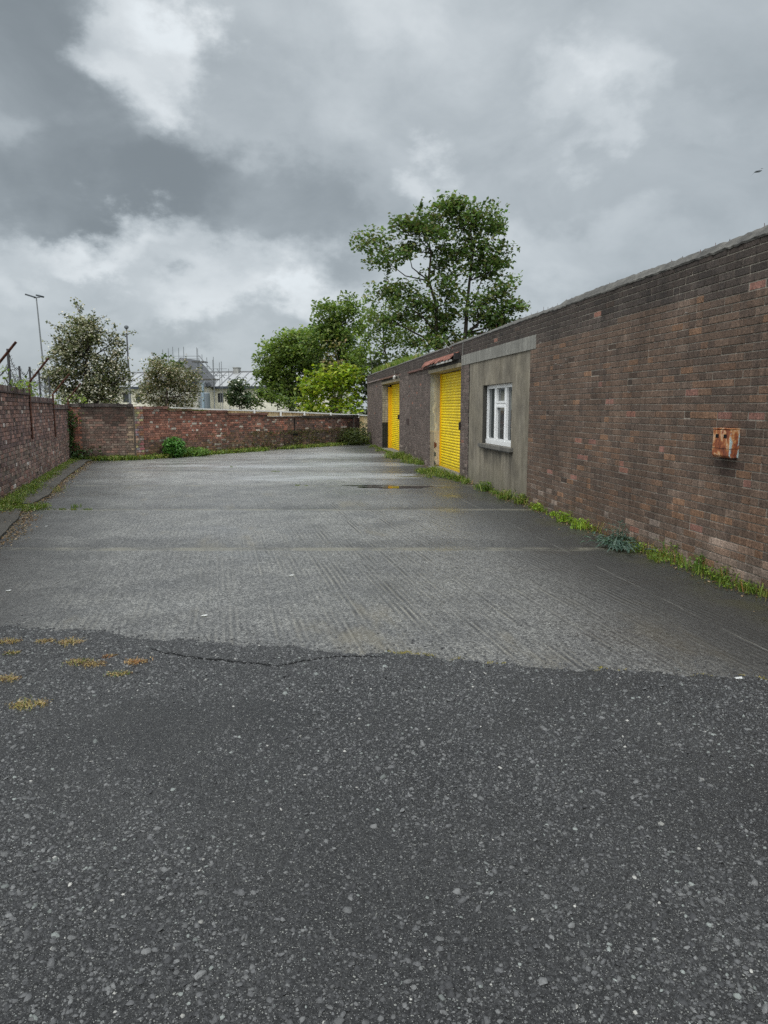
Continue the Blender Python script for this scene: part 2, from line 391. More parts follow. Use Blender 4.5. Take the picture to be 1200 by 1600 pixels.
# pale patches painted into the colour in place of wet sky reflections
pale_sheen = None
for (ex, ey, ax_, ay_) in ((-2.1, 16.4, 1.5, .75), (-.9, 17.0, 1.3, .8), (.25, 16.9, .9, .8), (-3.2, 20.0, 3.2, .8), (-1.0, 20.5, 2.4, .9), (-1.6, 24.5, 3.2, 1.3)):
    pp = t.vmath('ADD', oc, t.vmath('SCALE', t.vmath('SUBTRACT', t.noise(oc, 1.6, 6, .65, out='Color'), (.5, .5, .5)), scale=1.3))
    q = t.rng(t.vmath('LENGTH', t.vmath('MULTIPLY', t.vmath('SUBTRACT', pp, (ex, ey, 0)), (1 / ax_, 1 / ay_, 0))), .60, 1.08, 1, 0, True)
    pale_sheen = q if pale_sheen is None else t.math('MAXIMUM', pale_sheen, q)
c = t.mix(t.math('MULTIPLY', pale_sheen, .62), c, (.36, .365, .36))
t.link(c, b.inputs['Base Color'])
b.inputs['Coat Weight'].default_value = 0.0; b.inputs['Coat IOR'].default_value = 1.33
# wetness
wet = t.noise(t.scalev(t.vmath('ADD', oc, (11, 3, 0)), (.8, 1.6, 1)), 0.55, 6, 0.6, 0.3)
far = t.rng(y, 9.0, 17.0, 0.0, 0.10, True)
wf = t.rng(t.math('ADD', wet, far), 0.50, 0.72, 0.0, 1.0, True)
t.link(t.math('MULTIPLY', t.math('ADD', wf, t.rng(y, 6, 16, .1, .5)), .4, clamp=True), b.inputs['Coat Weight']); b.inputs['Coat Roughness'].default_value = 0.36
t.link(t.math('SUBTRACT', t.rng(wf, 0, 1, 0.48, 0.30), t.math('MULTIPLY', pale_sheen, .08)), b.inputs['Roughness'])
t.link(t.rng(pale_sheen, 0, 1, 0.62, 1.0), b.inputs['Specular IOR Level'])
hh = t.math('ADD', t.math('MULTIPLY', ribh, 0.9), t.math('ADD', t.math('MULTIPLY', fine, 0.8), t.math('ADD', t.math('MULTIPLY', g2c, 0.55), t.math('MULTIPLY', aggc, 0.3))))
hh = t.math('ADD', hh, t.math('MULTIPLY', t.rng(dj, 0.0, 0.02, 0, 1), 1.6))
hh = t.math('MULTIPLY', hh, t.rng(wf, 0, 1, 1, 0.5))
b1 = t.bump(hh, 0.0045)
t.link(b1, b.inputs['Normal'])
M['ribbed'] = m

# old tarmac with stones showing
m, t, b = new_mat('tarmac'); oc = t.coord()
x, y, z = t.sep(oc)[0:3]
warp = t.vmath('ADD', oc, t.vmath('SCALE', t.vmath('SUBTRACT', t.noise(oc, 60, 2, .5, out='Color'), (.5, .5, .5)), scale=0.012))
va = t.voro(warp, 95); ca = t.sep(va.outputs['Color'])
vb = t.voro(t.vmath('ADD', warp, (.3, .7, 0)), 230); cb = t.sep(vb.outputs['Color'])
fine = t.noise(oc, 130, 5, 0.75); big = t.noise(t.vmath('ADD', oc, (2, 5, 0)), 0.75, 5, 0.6); med = t.noise(oc, 5, 5, .6)
dens = t.rng(big, 0.35, 0.65, 0.0, 1.0)
th = t.rng(dens, 0, 1, 0.72, 0.38)
ma = t.math('MULTIPLY', t.math('GREATER_THAN', ca[0], th), t.rng(va.outputs['Distance'], 0.32, 0.42, 1, 0))
mb_ = t.math('MULTIPLY', t.math('GREATER_THAN', cb[0], 0.66), t.rng(vb.outputs['Distance'], 0.30, 0.42, 1, 0))
c = t.ramp(fine, [(0.3, (.012, .012, .012)), (0.5, (.027, .027, .0275)), (0.72, (.062, .062, .062))])
c = t.mix(1.0, c, t.ramp(big, [(0.35, (.72, .72, .73)), (0.65, (1.3, 1.3, 1.28))]), 'MULTIPLY')
gr = t.noise(oc, 70, 3, 0.7); c = t.mix(1.0, c, t.ramp(gr, [(0.32, (.45, .45, .45)), (0.5, (.95, .95, .95)), (0.68, (1.75, 1.75, 1.72))]), 'MULTIPLY')
ringm = t.math('MULTIPLY', t.math('GREATER_THAN', ca[0], th), t.rng(va.outputs['Distance'], 0.40, 0.62, .7, 0)); c = t.mix(ringm, c, (.008, .008, .008))  # dark ring paints contact shade around each stone
cola = t.ramp(ca[1], [(0.0, (.042, .041, .040)), (0.5, (.088, .087, .084)), (0.85, (.145, .144, .137)), (1.0, (.28, .28, .255))])
colb = t.ramp(cb[1], [(0.0, (.06, .06, .06)), (0.6, (.15, .15, .146)), (1.0, (.42, .42, .39))])
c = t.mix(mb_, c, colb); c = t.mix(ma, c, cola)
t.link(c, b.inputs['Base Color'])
t.link(t.rng(big, .35, .65, .42, .58), b.inputs['Roughness']); b.inputs['Specular IOR Level'].default_value = 0.30
h = t.math('ADD', t.math('MULTIPLY', ma, t.math('SUBTRACT', 1.0, va.outputs['Distance'])), t.math('ADD', t.math('MULTIPLY', mb_, .35), t.math('MULTIPLY', fine, .7)))
h = t.math('ADD', h, t.math('MULTIPLY', med, 1.2))
t.link(t.bump(h, 0.0065), b.inputs['Normal'])
M['tarmac'] = m

# ground beyond the walls
m, t, b = new_mat('rough_ground'); oc = t.coord()
t.link(t.ramp(t.noise(oc, .5, 6, .65), [(0.3, (.035, .045, .018)), (0.6, (.07, .085, .03)), (.8, (.10, .09, .05))]), b.inputs['Base Color'])
b.inputs['Roughness'].default_value = .95; M['ground'] = m
# standing seam roof and dry grey felt
m, t, b = new_mat('roof_felt'); oc = t.coord()
t.link(t.ramp(t.noise(oc, 6, 6, .7), [(0.3, (.04, .038, .034)), (0.5, (.085, .08, .07)), (.72, (.16, .15, .13))]), b.inputs['Base Color'])
b.inputs['Roughness'].default_value = .9; t.link(t.bump(t.noise(oc, 30, 6, .7), .012), b.inputs['Normal']); M['felt'] = m

# ------------------------------------------------------------------ ground
g = MB(); g.quadmesh([(-900, -300, -.06), (900, -300, -.06), (900, 1500, -.06), (-900, 1500, -.06)], [(0, 1, 2, 3)], (.07, .08, .03))
tag(g.build('ground', M['ground']), 'grassy ground stretching away beyond the yard walls', 'ground', kind='structure')
g = MB(); g.quadmesh([(-14, -8, 0), (7, -8, 0), (7, 36, 0), (-14, 36, 0)], [(0, 1, 2, 3)], (.1, .1, .1))
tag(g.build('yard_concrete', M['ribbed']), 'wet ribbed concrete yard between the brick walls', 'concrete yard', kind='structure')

EDGE = [(-7.5, 5.75), (-5, 5.45), (-3.6, 5.12), (-2.8, 5.02), (-2.1, 4.93), (-1.54, 4.72), (-1.05, 4.66), (-.6, 4.56), (0, 4.48), (.4, 4.40), (.8, 4.26), (1.4, 4.13), (2.27, 4.0), (3.4, 3.92), (4.2, 3.9)]
def edge_y(x):
    base = np.interp(x, [p[0] for p in EDGE], [p[1] for p in EDGE])
    return base + .022 * np.sin(x * 9 + 1) + .014 * np.sin(x * 23.0 + 2) + .010 * np.sin(x * 57) + .006 * np.sin(x * 131) + .012 * np.sin(x * 37 + 3 * np.sin(x * 5)) + .02 * np.sin(x * 4.1 + 2 * np.sin(x * 1.7))
def asph_z(x, y):      # gentle lumps in the tarmac surface
    e = edge_y(x) - y
    left = np.clip((-x + .5) / 2.5, 0, 1) * np.exp(-((e - .25) / .28) ** 2) * .030 - np.clip((-x) / 2, 0, 1) * np.exp(-((e - .72) / .25) ** 2) * .02
    z = .016 + .006 * np.sin(x * 2.1 + y) + .004 * np.sin(y * 3.7 - x) + .003 * np.sin(x * 7.3 + y * 5.1) + left * .8
    return np.maximum(z, .010) * np.clip(e / .03, 0, 1) ** .5 + .001
XS = np.arange(-7.5, 4.2, .03); TS = np.concatenate([[0, .008, .018, .03], np.linspace(.06, 1.6, 40), np.linspace(1.8, 4.4, 20), [6, 9, 12]])
V = []
for xx in XS:
    e = edge_y(xx)
    for tt in TS: V.append((xx, e - tt, float(asph_z(xx, e - tt)) if tt > 0 else 0.0008))
nT = len(TS); F = []
for i in range(len(XS) - 1):
    for j in range(nT - 1): F.append((i * nT + j, i * nT + j + 1, (i + 1) * nT + j + 1, (i + 1) * nT + j))
tag(npmesh('tarmac', V, 4, np.full((len(F), 3), .05), M['tarmac'], smooth=True, F=np.array(F)), 'dark stony tarmac apron in front of the ribbed concrete', 'tarmac', kind='structure')

CR = [(235, 1020), (292, 1031), (340, 1036), (365, 1037), (427, 1042), (450, 1040), (469, 1036), (495, 1031), (521, 1028), (573, 1025), (600, 1027)]
cr = MB(); rr = random.Random(2); pts = []
for (a, b_) in zip(CR[:-1], CR[1:]):
    for j in range(7):
        f = j / 7; r_ = ray(a[0] + (b_[0] - a[0]) * f, a[1] + (b_[1] - a[1]) * f); t_ = -(EYE - .014) / r_[2]; pts.append((r_[0] * t_, r_[1] * t_ + rr.uniform(-.012, .012)))
V = []
for i, (x_, y_) in enumerate(pts):
    w_ = .004 + .012 * rr.random() * math.sin(math.pi * i / (len(pts) - 1)) + .004
    for s_ in (-1, 1): V.append((x_, y_ + s_ * w_, float(asph_z(np.array(x_), np.array(y_ + s_ * w_))) + .002))
cr.quadmesh(V, [(2 * i, 2 * i + 2, 2 * i + 3, 2 * i + 1) for i in range(len(pts) - 1)], (.006, .006, .006))
tag(cr.build('crack', M['mortar']), 'dark wavy crack across the tarmac near its far edge', 'crack', kind='structure')

# stone chips set in the tarmac
def chips(n, xr, yr, smed, accept, rng):
    P = np.column_stack([rng.uniform(*xr, n), rng.uniform(*yr, n)])
    P = P[accept(P[:, 0], P[:, 1])]
    n = len(P)
    s = np.clip(rng.lognormal(math.log(smed), .50, n), .0022, .016)
    big = s > .010; s = np.where(big & (rng.random(n) < .35), s * .6, s)
    base = np.array([(1, 0, 0), (0.5, .87, 0), (-.5, .87, 0), (-1, 0, 0), (-.5, -.87, 0), (.5, -.87, 0), (.55, .1, 1), (-.35, .5, 1), (-.25, -.55, 1)], float)
    tri = np.array([(0, 1, 6), (1, 7, 6), (1, 2, 7), (2, 3, 7), (3, 8, 7), (3, 4, 8), (4, 5, 8), (5, 6, 8), (5, 0, 6), (6, 7, 8)])
    K = len(base)
    B = base[None] * (1 + rng.uniform(-.28, .28, (n, K, 3))) + rng.uniform(-.1, .1, (n, K, 3))
    a = rng.uniform(0, 2 * np.pi, n); st = rng.uniform(.65, 1.25, n); fl = rng.uniform(.38, .8, n)
    X = B[:, :, 0] * (s * st)[:, None]; Y = B[:, :, 1] * (s / st)[:, None]; Z = (B[:, :, 2] * fl[:, None] - .12) * s[:, None]
    ca, sa = np.cos(a)[:, None], np.sin(a)[:, None]
    tx, ty = rng.normal(0, .22, n)[:, None], rng.normal(0, .22, n)[:, None]
    Xr, Yr = X * ca - Y * sa, X * sa + Y * ca; Z = Z + Xr * tx + Yr * ty
    zb = asph_z(P[:, 0], P[:, 1])
    V = np.stack([Xr + P[:, :1], Yr + P[:, 1:], Z + zb[:, None]], 2).reshape(-1, 3)
    F = (np.arange(n)[:, None, None] * K + tri[None]).reshape(-1, 3)
    r = rng.random(n)[:, None]; tone = rng.uniform(.50, 1.12, n)[:, None]
    C = np.where(r < .42, (.034, .034, .035), np.where(r < .74, (.085, .085, .085), np.where(r < .965, (.13, .13, .127), np.where(r < .993, (.20, .215, .20), (.36, .35, .32))))) * tone
    return V, F, np.repeat(C, len(tri), axis=0)
def dens_noise(x, y):
    return .5 + .22 * np.sin(x * 3.1 + 1.3 * np.sin(y * 2.3)) + .2 * np.sin(y * 4.3 + 2 * np.sin(x * 1.9 + 1)) + .12 * np.sin(x * 11 + y * 7) + .1 * np.sin(x * 17 - y * 13)
rg = np.random.default_rng(5)
def acc(x, y):
    e = edge_y(x) - y
    dn = np.clip(dens_noise(x, y) * .9 + .12, .12, 1)
    band = (e > .02) & (e < .95) & (x < .6) & (x > -3.4); dn = np.where(band, np.maximum(dn, .9), dn)
    smooth_patch = np.exp(-(((x + 1.2) / .7) ** 2 + ((y - 3.45) / .3) ** 2)); dn = dn - .7 * smooth_patch
    dn = np.where(e < .015, .55 * np.exp(e / .07) + .012, dn)
    return (np.abs(x) < .60 * y + .45) & (e > -.6) & (rg.random(len(x)) < dn)
V1, F1, C1 = chips(210000, (-3.4, 3.1), (1.35, 5.5), .0042, acc, rg)
gv = npmesh('gravel', V1, 3, C1, M['chips'], F=F1)
tag(gv, 'grey and pale stone chips bedded in the dark tarmac', 'gravel', kind='stuff')

# ------------------------------------------------------------------ brickwork
def brick_region(mb, u0, u1, z0, z1, bond, pal, rng, proud=.005, rough=.003, face=0.0, course=.075, zoff=0.0, splitp=.15):
    r0 = int(math.floor((z0 - zoff) / course)); r1 = int(math.ceil((z1 - zoff) / course))
    for r in range(r0, r1):
        a = r * course + zoff; b = a + course - .010
        a, b = max(a, z0), min(b, z1)
        if b - a < .012: continue
        if bond == 'stretcher': pitch, ofs = .225, (.1125 if r % 2 else 0) + .0
        elif bond == 'english': pitch, ofs = (.1125, .056) if r % 2 else (.225, 0)
        else: pitch, ofs = .225, .11 * (r % 2)
        k = int(math.floor((u0 - ofs) / pitch)) - 1
        while True:
            ua = k * pitch + ofs; ub = ua + pitch - .010; k += 1
            if ua > u1: break
            parts = [(ua, ub)]
            if pitch > .2 and rng.random() < splitp: parts = [(ua, ua + .1025), (ua + .1125, ub)]
            for (p, q) in parts:
                p += rng.uniform(-.003, .003); q += rng.uniform(-.003, .003)
                p, q = max(p, u0), min(q, u1)
                if q - p < .02: continue
                um, zm = (p + q) / 2, (a + b) / 2
                col, dep = pal(um, zm, rng)
                f = face - proud + rng.uniform(-rough, rough) + dep
                j = lambda: rng.uniform(-.0015, .0015)
                back = face + .012
                i = .0035
                V = [(f + j(), p + i, a + i), (f + j(), q - i, a + i), (f + j(), q - i, b - i), (f + j(), p + i, b - i),
                     (f + .006, p, a), (f + .006, q, a), (f + .006, q, b), (f + .006, p, b),
                     (back, p, a), (back, q, a), (back, q, b), (back, p, b)]
                FF = [(0, 3, 2, 1), (0, 1, 5, 4), (1, 2, 6, 5), (2, 3, 7, 6), (3, 0, 4, 7), (4, 5, 9, 8), (5, 6, 10, 9), (6, 7, 11, 10), (7, 4, 8, 11)]
                mb.quadmesh(V, FF, col, 0)

class Rnd(random.Random): pass

# ================================================================== the long building on the right
BA = (3.30, 5.93); BR = math.atan2(.1473, .9891)
def bw(w, u, z=0):          # building space -> world
    c, s = math.cos(BR), math.sin(BR)
    return Vector((BA[0] + w * c - u * s, BA[1] + w * s + u * c, z))
bld = empty('brick_building', (BA[0], BA[1], 0), BR)
tag(bld, 'long low dark brick building with two yellow shutters along the right side of the yard', 'building')
SPALL = [(px, py) for px, py in ((1190, 442), (1061, 497), (1140, 505), (1040, 545), (967, 574), (938, 604), (948, 623), (953, 632), (1116, 593), (1160, 640), (1175, 652), (958, 677), (997, 680), (923, 692), (1030, 702), (897, 747), (1195, 707), (1170, 755), (1090, 822), (870, 640), (1075, 616), (1128, 652), (856, 735), (905, 715), (640, 605))]
def uz_of(px, py):
    r = ray(px, py); n = (math.cos(BR), math.sin(BR)); tt = (BA[0] * n[0] + BA[1] * n[1]) / (r[0] * n[0] + r[1] * n[1])
    X, Y = r[0] * tt - BA[0], r[1] * tt - BA[1]
    return -X * math.sin(BR) + Y * math.cos(BR), EYE + r[2] * tt
SP = [uz_of(*p) for p in SPALL]
def wob(u, z, s=1.0): return math.sin(u * 1.7 * s + 2 * math.sin(z * 1.9 * s)) * .5 + math.sin(u * .63 * s - z * 2.7 * s + 1) * .5
def pal_right(u, z, rng):
    for (su, sz) in SP:
        if abs(u - su) < .075 and abs(z - sz) < .035:
            k = rng.uniform(.7, 1.15); return (.30 * k, .150 * k, .115 * k), rng.uniform(.003, .006)
    r = rng.random(); k = rng.uniform(.86, 1.14)
    warm = max(0, min(1, (5.5 - u) / 5)) * max(0, min(1, (2.6 - z) / 1.6)) * (.62 + .38 * wob(u, z))
    col = (.120, .089, .068)
    if r < .30: col = (.100, .078, .063)
    elif r < .30 + .32 * warm: col = (.148, .100, .070)
    elif r < .32 + .38 * warm: col = (.185, .118, .076)
    elif r > .93: col = (.140, .110, .088)
    if .95 < z < 1.17 and abs(u - .66) < .14: col = (.075, .055, .045)
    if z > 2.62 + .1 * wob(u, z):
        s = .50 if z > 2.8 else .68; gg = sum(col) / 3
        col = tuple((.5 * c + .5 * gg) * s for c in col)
    if u > 9: gg = sum(col) / 3; col = (gg * 1.22, gg * 1.03, gg * .95)
    if z < .38 and rng.random() < .45 * (.5 + .5 * wob(u, 2)) + (.35 if u < 2.5 else 0) * (z < .3):
        f = rng.uniform(.10, .5); col = tuple(c * (1 - f) + q * f for c, q in zip(col, (.34, .31, .28)))
    d = 0
    if rng.random() < .006: col = (.24, .13, .10); d = .004
    if rng.random() < .012: d = .005; col = tuple(c * .6 for c in col)
    return (col[0] * k * 1.12, col[1] * k, col[2] * k * .93), d
PZ0, PZ1 = 2.55, 2.775     # lintel band of the panel
D1A, D1B, D1T = 10.55, 13.83, 2.53
D2A, D2B, D2T = 18.83, 22.92, 2.53
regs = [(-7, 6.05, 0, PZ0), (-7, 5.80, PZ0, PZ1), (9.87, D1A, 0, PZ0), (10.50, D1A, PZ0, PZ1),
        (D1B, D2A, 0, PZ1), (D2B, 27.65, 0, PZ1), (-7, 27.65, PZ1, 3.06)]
lint = [(D1A, D1B), (D2A, D2B)]
mb = MB(); rng = Rnd(3)
for (a, b_, c_, d_) in regs:
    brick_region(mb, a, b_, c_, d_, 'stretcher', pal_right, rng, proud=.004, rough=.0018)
    mb.box(.0045, .30, a, b_, c_, d_, (.30, .27, .225), 1)
for (a, b_) in lint:
    mb.box(.013, .30, a, b_, D1T + .16, PZ1, (.15, .14, .12), 1)
# end walls and back
mb.box(.302, 9.0, 27.35, 27.65, 0, 3.06, (.11, .09, .08), 1)
mb.box(.302, 9.0, -7, -6.7, 0, 3.06, (.11, .09, .08), 1)
mb.box(8.7, 9.0, -6.69, 27.34, 0, 3.05, (.11, .09, .08), 1)
# body of the reveals
mb.build('wall', [M['brick'], M['mortar']], bld)
# dark inner wall closing what lies behind openings
rf = MB(); rf.box(.16, 9.0, -7, 27.65, 3.062, 3.11, (.2, .2, .2)); rf.build('roof', M['felt'], bld)
# felt kerb: rough rounded strip on the wall head
cp = MB(); us = np.arange(-7, 27.66, .06); prof = [(-.010, 3.045), (-.014, 3.065), (.025, 3.10), (.07, 3.145), (.12, 3.18), (.20, 3.11)]
o = 0
rr = Rnd(4); hs = 1.0
for i, u in enumerate(us):
    hs = 1.0 if u < 5 else (.75 if u < 12 else .6)
    n_ = rr.uniform(-.006, .006)
    for (w_, z_) in prof: cp.v.append((w_ + rr.uniform(-.005, .005), u, 3.06 + (z_ - 3.06) * hs + n_ + .012 * wob(u, 1) * (z_ > 3.08) + rr.uniform(-.003, .003)))
L = len(prof)
for i in range(len(us) - 1):
    for k in range(L - 1): cp.f.append((i * L + k, i * L + k + 1, (i + 1) * L + k + 1, (i + 1) * L + k)); cp.c.append((.2, .2, .2)); cp.m.append(0)
cp.build('coping', M['felt'], bld)
nl_ = MB()
for k in range(60):
    u = -.6 + k * .24 + rr.uniform(-.07, .07); h = rr.uniform(.015, .055)
    nl_.tube([(.11, u, 3.14), (.11 + rr.uniform(-.01, .01), u + rr.uniform(-.015, .015), 3.15 + h)], .003, 4, (.10, .08, .06))
tag(nl_.build('roof_nails', M['rust'], bld), kind='stuff')

# concrete panel with the window
pn = MB()
W0, W1, WZ0, WZ1 = 6.97, 8.80, .89, 2.06
for (a, b_, c_, d_) in ((6.05, W0, 0, PZ0), (W1, 9.87, 0, PZ0), (W0, W1, 0, WZ0), (W0, W1, WZ1, PZ0)):
    pn.box(.010, .26, a, b_, c_, d_)
pn.build('concrete_panel', M['render'], bld)
pb = MB(); pb.box(.002, .0095, 6.055, 6.72, .002, 2.50); pb.build('render_strip', M['render'], bld)
gp = MB(); gp.box(.004, .0098, 9.835, 9.868, 0, PZ0, (.012, .012, .012)); gp.build('panel_joint', M['stone'], bld)
ln = MB(); ln.box(-.012, .25, 5.80, 10.50, PZ0 + .002, PZ1 - .002, (.24, .232, .205)); ln.build('lintel', M['stone'], bld)
win = empty('window'); win.parent = bld
fx = .10
fr = MB(); wc = (.88, .89, .88)
def frect(a, b_, c_, d_, x0=fx, x1=fx + .06): fr.box(x0, x1, a, b_, c_, d_, wc)
T = .046
frect(W0, W1, WZ1 - T, WZ1 - .004); frect(W0, W1, WZ0 + .004, WZ0 + .09, fx - .015)
frect(W0 + .003, W0 + T, WZ0 + .09, WZ1 - T); frect(W1 - T, W1 - .003, WZ0 + .09, WZ1 - T)
m1, m2 = W0 + .60, W0 + 1.22          # mullions
for mm in (m1, m2): frect(mm - .028, mm + .028, WZ0 + .09, WZ1 - T)
frect(m1 + .035, m2 - .035, 1.64, 1.71)
fr.build('frame', M['plastic'], win)
sash = MB()
def sashring(a, b_, c_, d_, w_=.040):
    x0, x1 = fx - .012, fx + .03
    sash.box(x0, x1, a, b_, d_ - w_, d_, wc); sash.box(x0, x1, a, b_, c_, c_ + w_, wc)
    sash.box(x0, x1, a, a + w_, c_ + w_, d_ - w_, wc); sash.box(x0, x1, b_ - w_, b_, c_ + w_, d_ - w_, wc)
sashring(m1 + .022, m2 - .022, 1.70, WZ1 - T + .012); sashring(W0 + .04, m1 - .022, WZ0 + .08, WZ1 - T + .012); sashring(m2 + .022, W1 - .04, WZ0 + .08, WZ1 - T + .012); sashring(m1 + .022, m2 - .022, WZ0 + .08, 1.655)
sash.build('sash', M['plastic'], win)
for (a, b_, c_, d_) in ((W0 + T, m1 - .035, WZ0 + .09, WZ1 - T), (m1 + .035, m2 - .035, WZ0 + .09, 1.64), (m1 + .035, m2 - .035, 1.71, WZ1 - T), (m2 + .035, W1 - T, WZ0 + .09, WZ1 - T)):
    p = MB(); p.box(fx + .03, fx + .045, a, b_, c_, d_); p.build('pane', M['glass'], win)
gk = MB(); gk.box(fx + .065, fx + .07, W0, W1, WZ0, WZ1, (.25, .27, .27)); gk.build('blind', M['plastic'], win)
sl_ = MB(); sl_.box(-.055, .098, W0 - .14, W1 + .10, WZ0 - .065, WZ0 - .002, (.15, .143, .125)); sl_.box(-.05, -.012, W0 - .10, W1 + .02, WZ0 - .085, WZ0 - .066, (.05, .05, .045)); sl_.build('sill', M['stone'], win)
rv_ = MB(); rv_.box(.012, .099, W1 - .003, W1 - .001, WZ0, WZ1, (.05, .048, .042)); rv_.build('reveal', M['stone'], win)

# roller shutters
def shutter(u0, u1, z1, w, nsl):
    s = MB(); ph = z1 / nsl; zz = []; N = 4
    rg_ = Rnd(int(u0 * 10))
    for k in range(nsl):
        for q in range(N + 1):
            a = q / N; zz.append((k * ph + a * ph * .86, w - .014 * math.sin(math.pi * a) ** .7))
        zz.append((k * ph + ph * .93, w + .006))
    zz.append((z1, w))
    for i in range(len(zz) - 1):
        (za, wa), (zb, wb) = zz[i], zz[i + 1]
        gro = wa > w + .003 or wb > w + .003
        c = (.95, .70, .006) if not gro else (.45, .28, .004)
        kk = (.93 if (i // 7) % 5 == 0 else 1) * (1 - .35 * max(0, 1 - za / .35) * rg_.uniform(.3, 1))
        s.quadmesh([(wa, u0, za + .05), (wa, u1, za + .05), (wb, u1, zb + .05), (wb, u0, zb + .05)], [(0, 3, 2, 1)], tuple(x_ * kk for x_ in c))
    ob = s.build('slat_curtain', M['shutter_paint'])
    r = empty('roller_shutter'); r.parent = bld; ob.parent = r
    bb = MB(); bb.box(w - .02, w + .02, u0, u1, .012, .06, (.72, .47, .01)); bb.build('bottom_bar', M['paint'], r)
    return r
Y1 = (.86, .585, .004); YO = (.80, .44, .004)
s1 = shutter(D1A + .01, D1B - .08, D1T - .06, .30, 34); s1['label'] = 'nearer yellow roller shutter'
q = MB(); q.box(.262, .335, D1B - .082, D1B - .004, .01, D1T - .002, YO); q.build('guide_rail', M['paint'], s1)
q = MB(); q.box(.262, .32, D1A + .004, D1A + .07, .01, D1T - .002, YO); q.build('guide_rail', M['paint'], s1)
q = MB(); q.box(-.035, .0, D1A - .05, D1A + .02, 1.11, 1.29, (.02, .015, .015)); q.build('lock_box', M['metal'], s1)
s2 = shutter(D2A + .01, D2B - .13, D2T - .06, .37, 34); s2['label'] = 'farther yellow roller shutter with wide guide post'
q = MB(); q.box(.235, .40, D2B - .135, D2B - .004, .01, D2T - .10, YO)
q.box(.228, .2345, D2B - .09, D2B - .06, .5, .53, (.1, .05, .01)); q.box(.228, .2345, D2B - .09, D2B - .06, 1.5, 1.53, (.1, .05, .01)); q.build('guide_rail', M['paint'], s2)
q = MB(); q.box(-.04, .0, D2A - .02, D2A + .12, 1.22, 1.38, (.03, .02, .015)); q.build('lock_box', M['metal'], s2)
# jamb of the nearer door: old concrete pillar with broken foot
jb = MB(); rr = Rnd(9); zs_ = np.linspace(0, D1T, 90); ws_ = np.linspace(0.0, .262, 16)
grid = [[(w_ + 0, D1B + (0.0 if z_ > .95 or w_ > .12 else .035) + rr.uniform(-.0015, .0015) - (.004), z_) for w_ in ws_] for z_ in zs_]
for i in range(len(zs_) - 1):
    for k in range(len(ws_) - 1):
        zc, wc_ = (zs_[i] + zs_[i + 1]) / 2, (ws_[k] + ws_[k + 1]) / 2
        c = (.36, .34, .285)
        if zc < 1.0: c = (.46, .40, .30)
        if zc < .98 and wc_ < .085 + .02 * math.sin(zc * 9): c = (.045, .06, .052)
        if abs(zc - .6) < .07 + .02 * math.sin(wc_ * 60) and .07 < wc_ < .19: c = (.13, .045, .02)
        if zc < .40 + .06 * math.sin(wc_ * 50) and wc_ < .15 + .03 * math.sin(zc * 23): c = (.07, .075, .06)
        if zc > 1.0 and wc_ < .10: c = (.33, .33, .30)
        if 1.0 < zc < 1.9 and abs(wc_ - .13 - .03 * math.sin(zc * 7) - .02 * math.sin(zc * 19)) < .018 + .012 * math.sin(zc * 13): c = (.50, .47, .38)
        if zc < .06: c = (.2, .13, .06)
        jb.quadmesh([grid[i][k], grid[i][k + 1], grid[i + 1][k + 1], grid[i + 1][k]], [(0, 1, 2, 3)], c)
jb.build('door_jamb', M['stone'], bld, smooth=True)
# jamb of the farther door: pale painted bricks over a tarred foot
jb = MB(); rr = Rnd(10)
jb.box(.0, .234, D2B - .004, D2B + .0, 0, D2T, (.16, .15, .13))
for r in range(33):
    z0 = r * .075
    for (a, b_) in (((.006, .105), (.115, .230)) if r % 2 else ((.006, .230),)):
        cc = (.30, .28, .235) if z0 > 1.02 else (.018, .021, .018)
        kk = rr.uniform(.8, 1.15); jb.box(a, b_, D2B - .014 + rr.uniform(-.002, .002), D2B - .0042, z0, z0 + .064, tuple(x_ * kk for x_ in cc))
jb.build('door_jamb', M['stone'], bld)
# concrete lintels with weathered underside
for (a, b_) in lint:
    q = MB(); q.box(-.05 if a < 12 else -.02, .40, a - .03, b_ + .05, D1T, D1T + .085, (.30, .26, .18)); q.box(-.045 if a < 12 else -.015, .40, a - .03, b_ + .05, D1T + .087, D1T + .165, (.045, .042, .036))
    q.build('door_lintel', M['stone'], bld)
# thresholds
for (a, b_) in lint:
    q = MB(); q.box(-.06, .42, a, b_, 0.001, .028, (.20, .195, .18)); q.build('threshold', M['stone'], bld)
# canopy of broken red tiles above the nearer door
cn = MB(); rr = Rnd(12); u = 10.72
q = MB(); q.box(-.155, -.0, 10.78, 13.55, 2.69, 2.715, (.035, .032, .03)); q.box(-.165, -.150, 10.80, 12.4, 2.672, 2.715, (.50, .49, .46)); q.box(-.165, -.150, 12.42, 13.5, 2.68, 2.712, (.09, .085, .08))
q.box(-.14, -.001, 10.60, 10.72, 2.70, 2.84, (.03, .028, .027)); q.build('canopy_board', M['stone'], bld)
while u < 14.55:
    wd = rr.uniform(.13, .18); f = (u - 10.7) / 3.9
    if rr.random() > .06:
        zt = 2.885 - .005 * f; zb = 2.735 + rr.uniform(-.012, .02) + (.03 if rr.random() < .2 else 0); out = -.19 + rr.uniform(-.01, .02) + .10 * max(0, f - .75) * 4
        k = rr.uniform(.75, 1.2); c = (.25 * k, .105 * k, .075 * k)
        V = [(-.012, u, zt), (-.012, u + wd, zt), (out, u + wd - .006, zb + rr.uniform(-.01, .01)), (out, u, zb), (-.012, u, zt - .016), (-.012, u + wd, zt - .016), (out, u + wd - .006, zb - .016), (out, u, zb - .016)]
        cn.quadmesh(V, [(0, 1, 2, 3), (4, 7, 6, 5), (3, 2, 6, 7), (0, 3, 7, 4), (1, 5, 6, 2)], c)
    u += wd + .004
cn.build('tile_canopy', M['tiles'], bld)
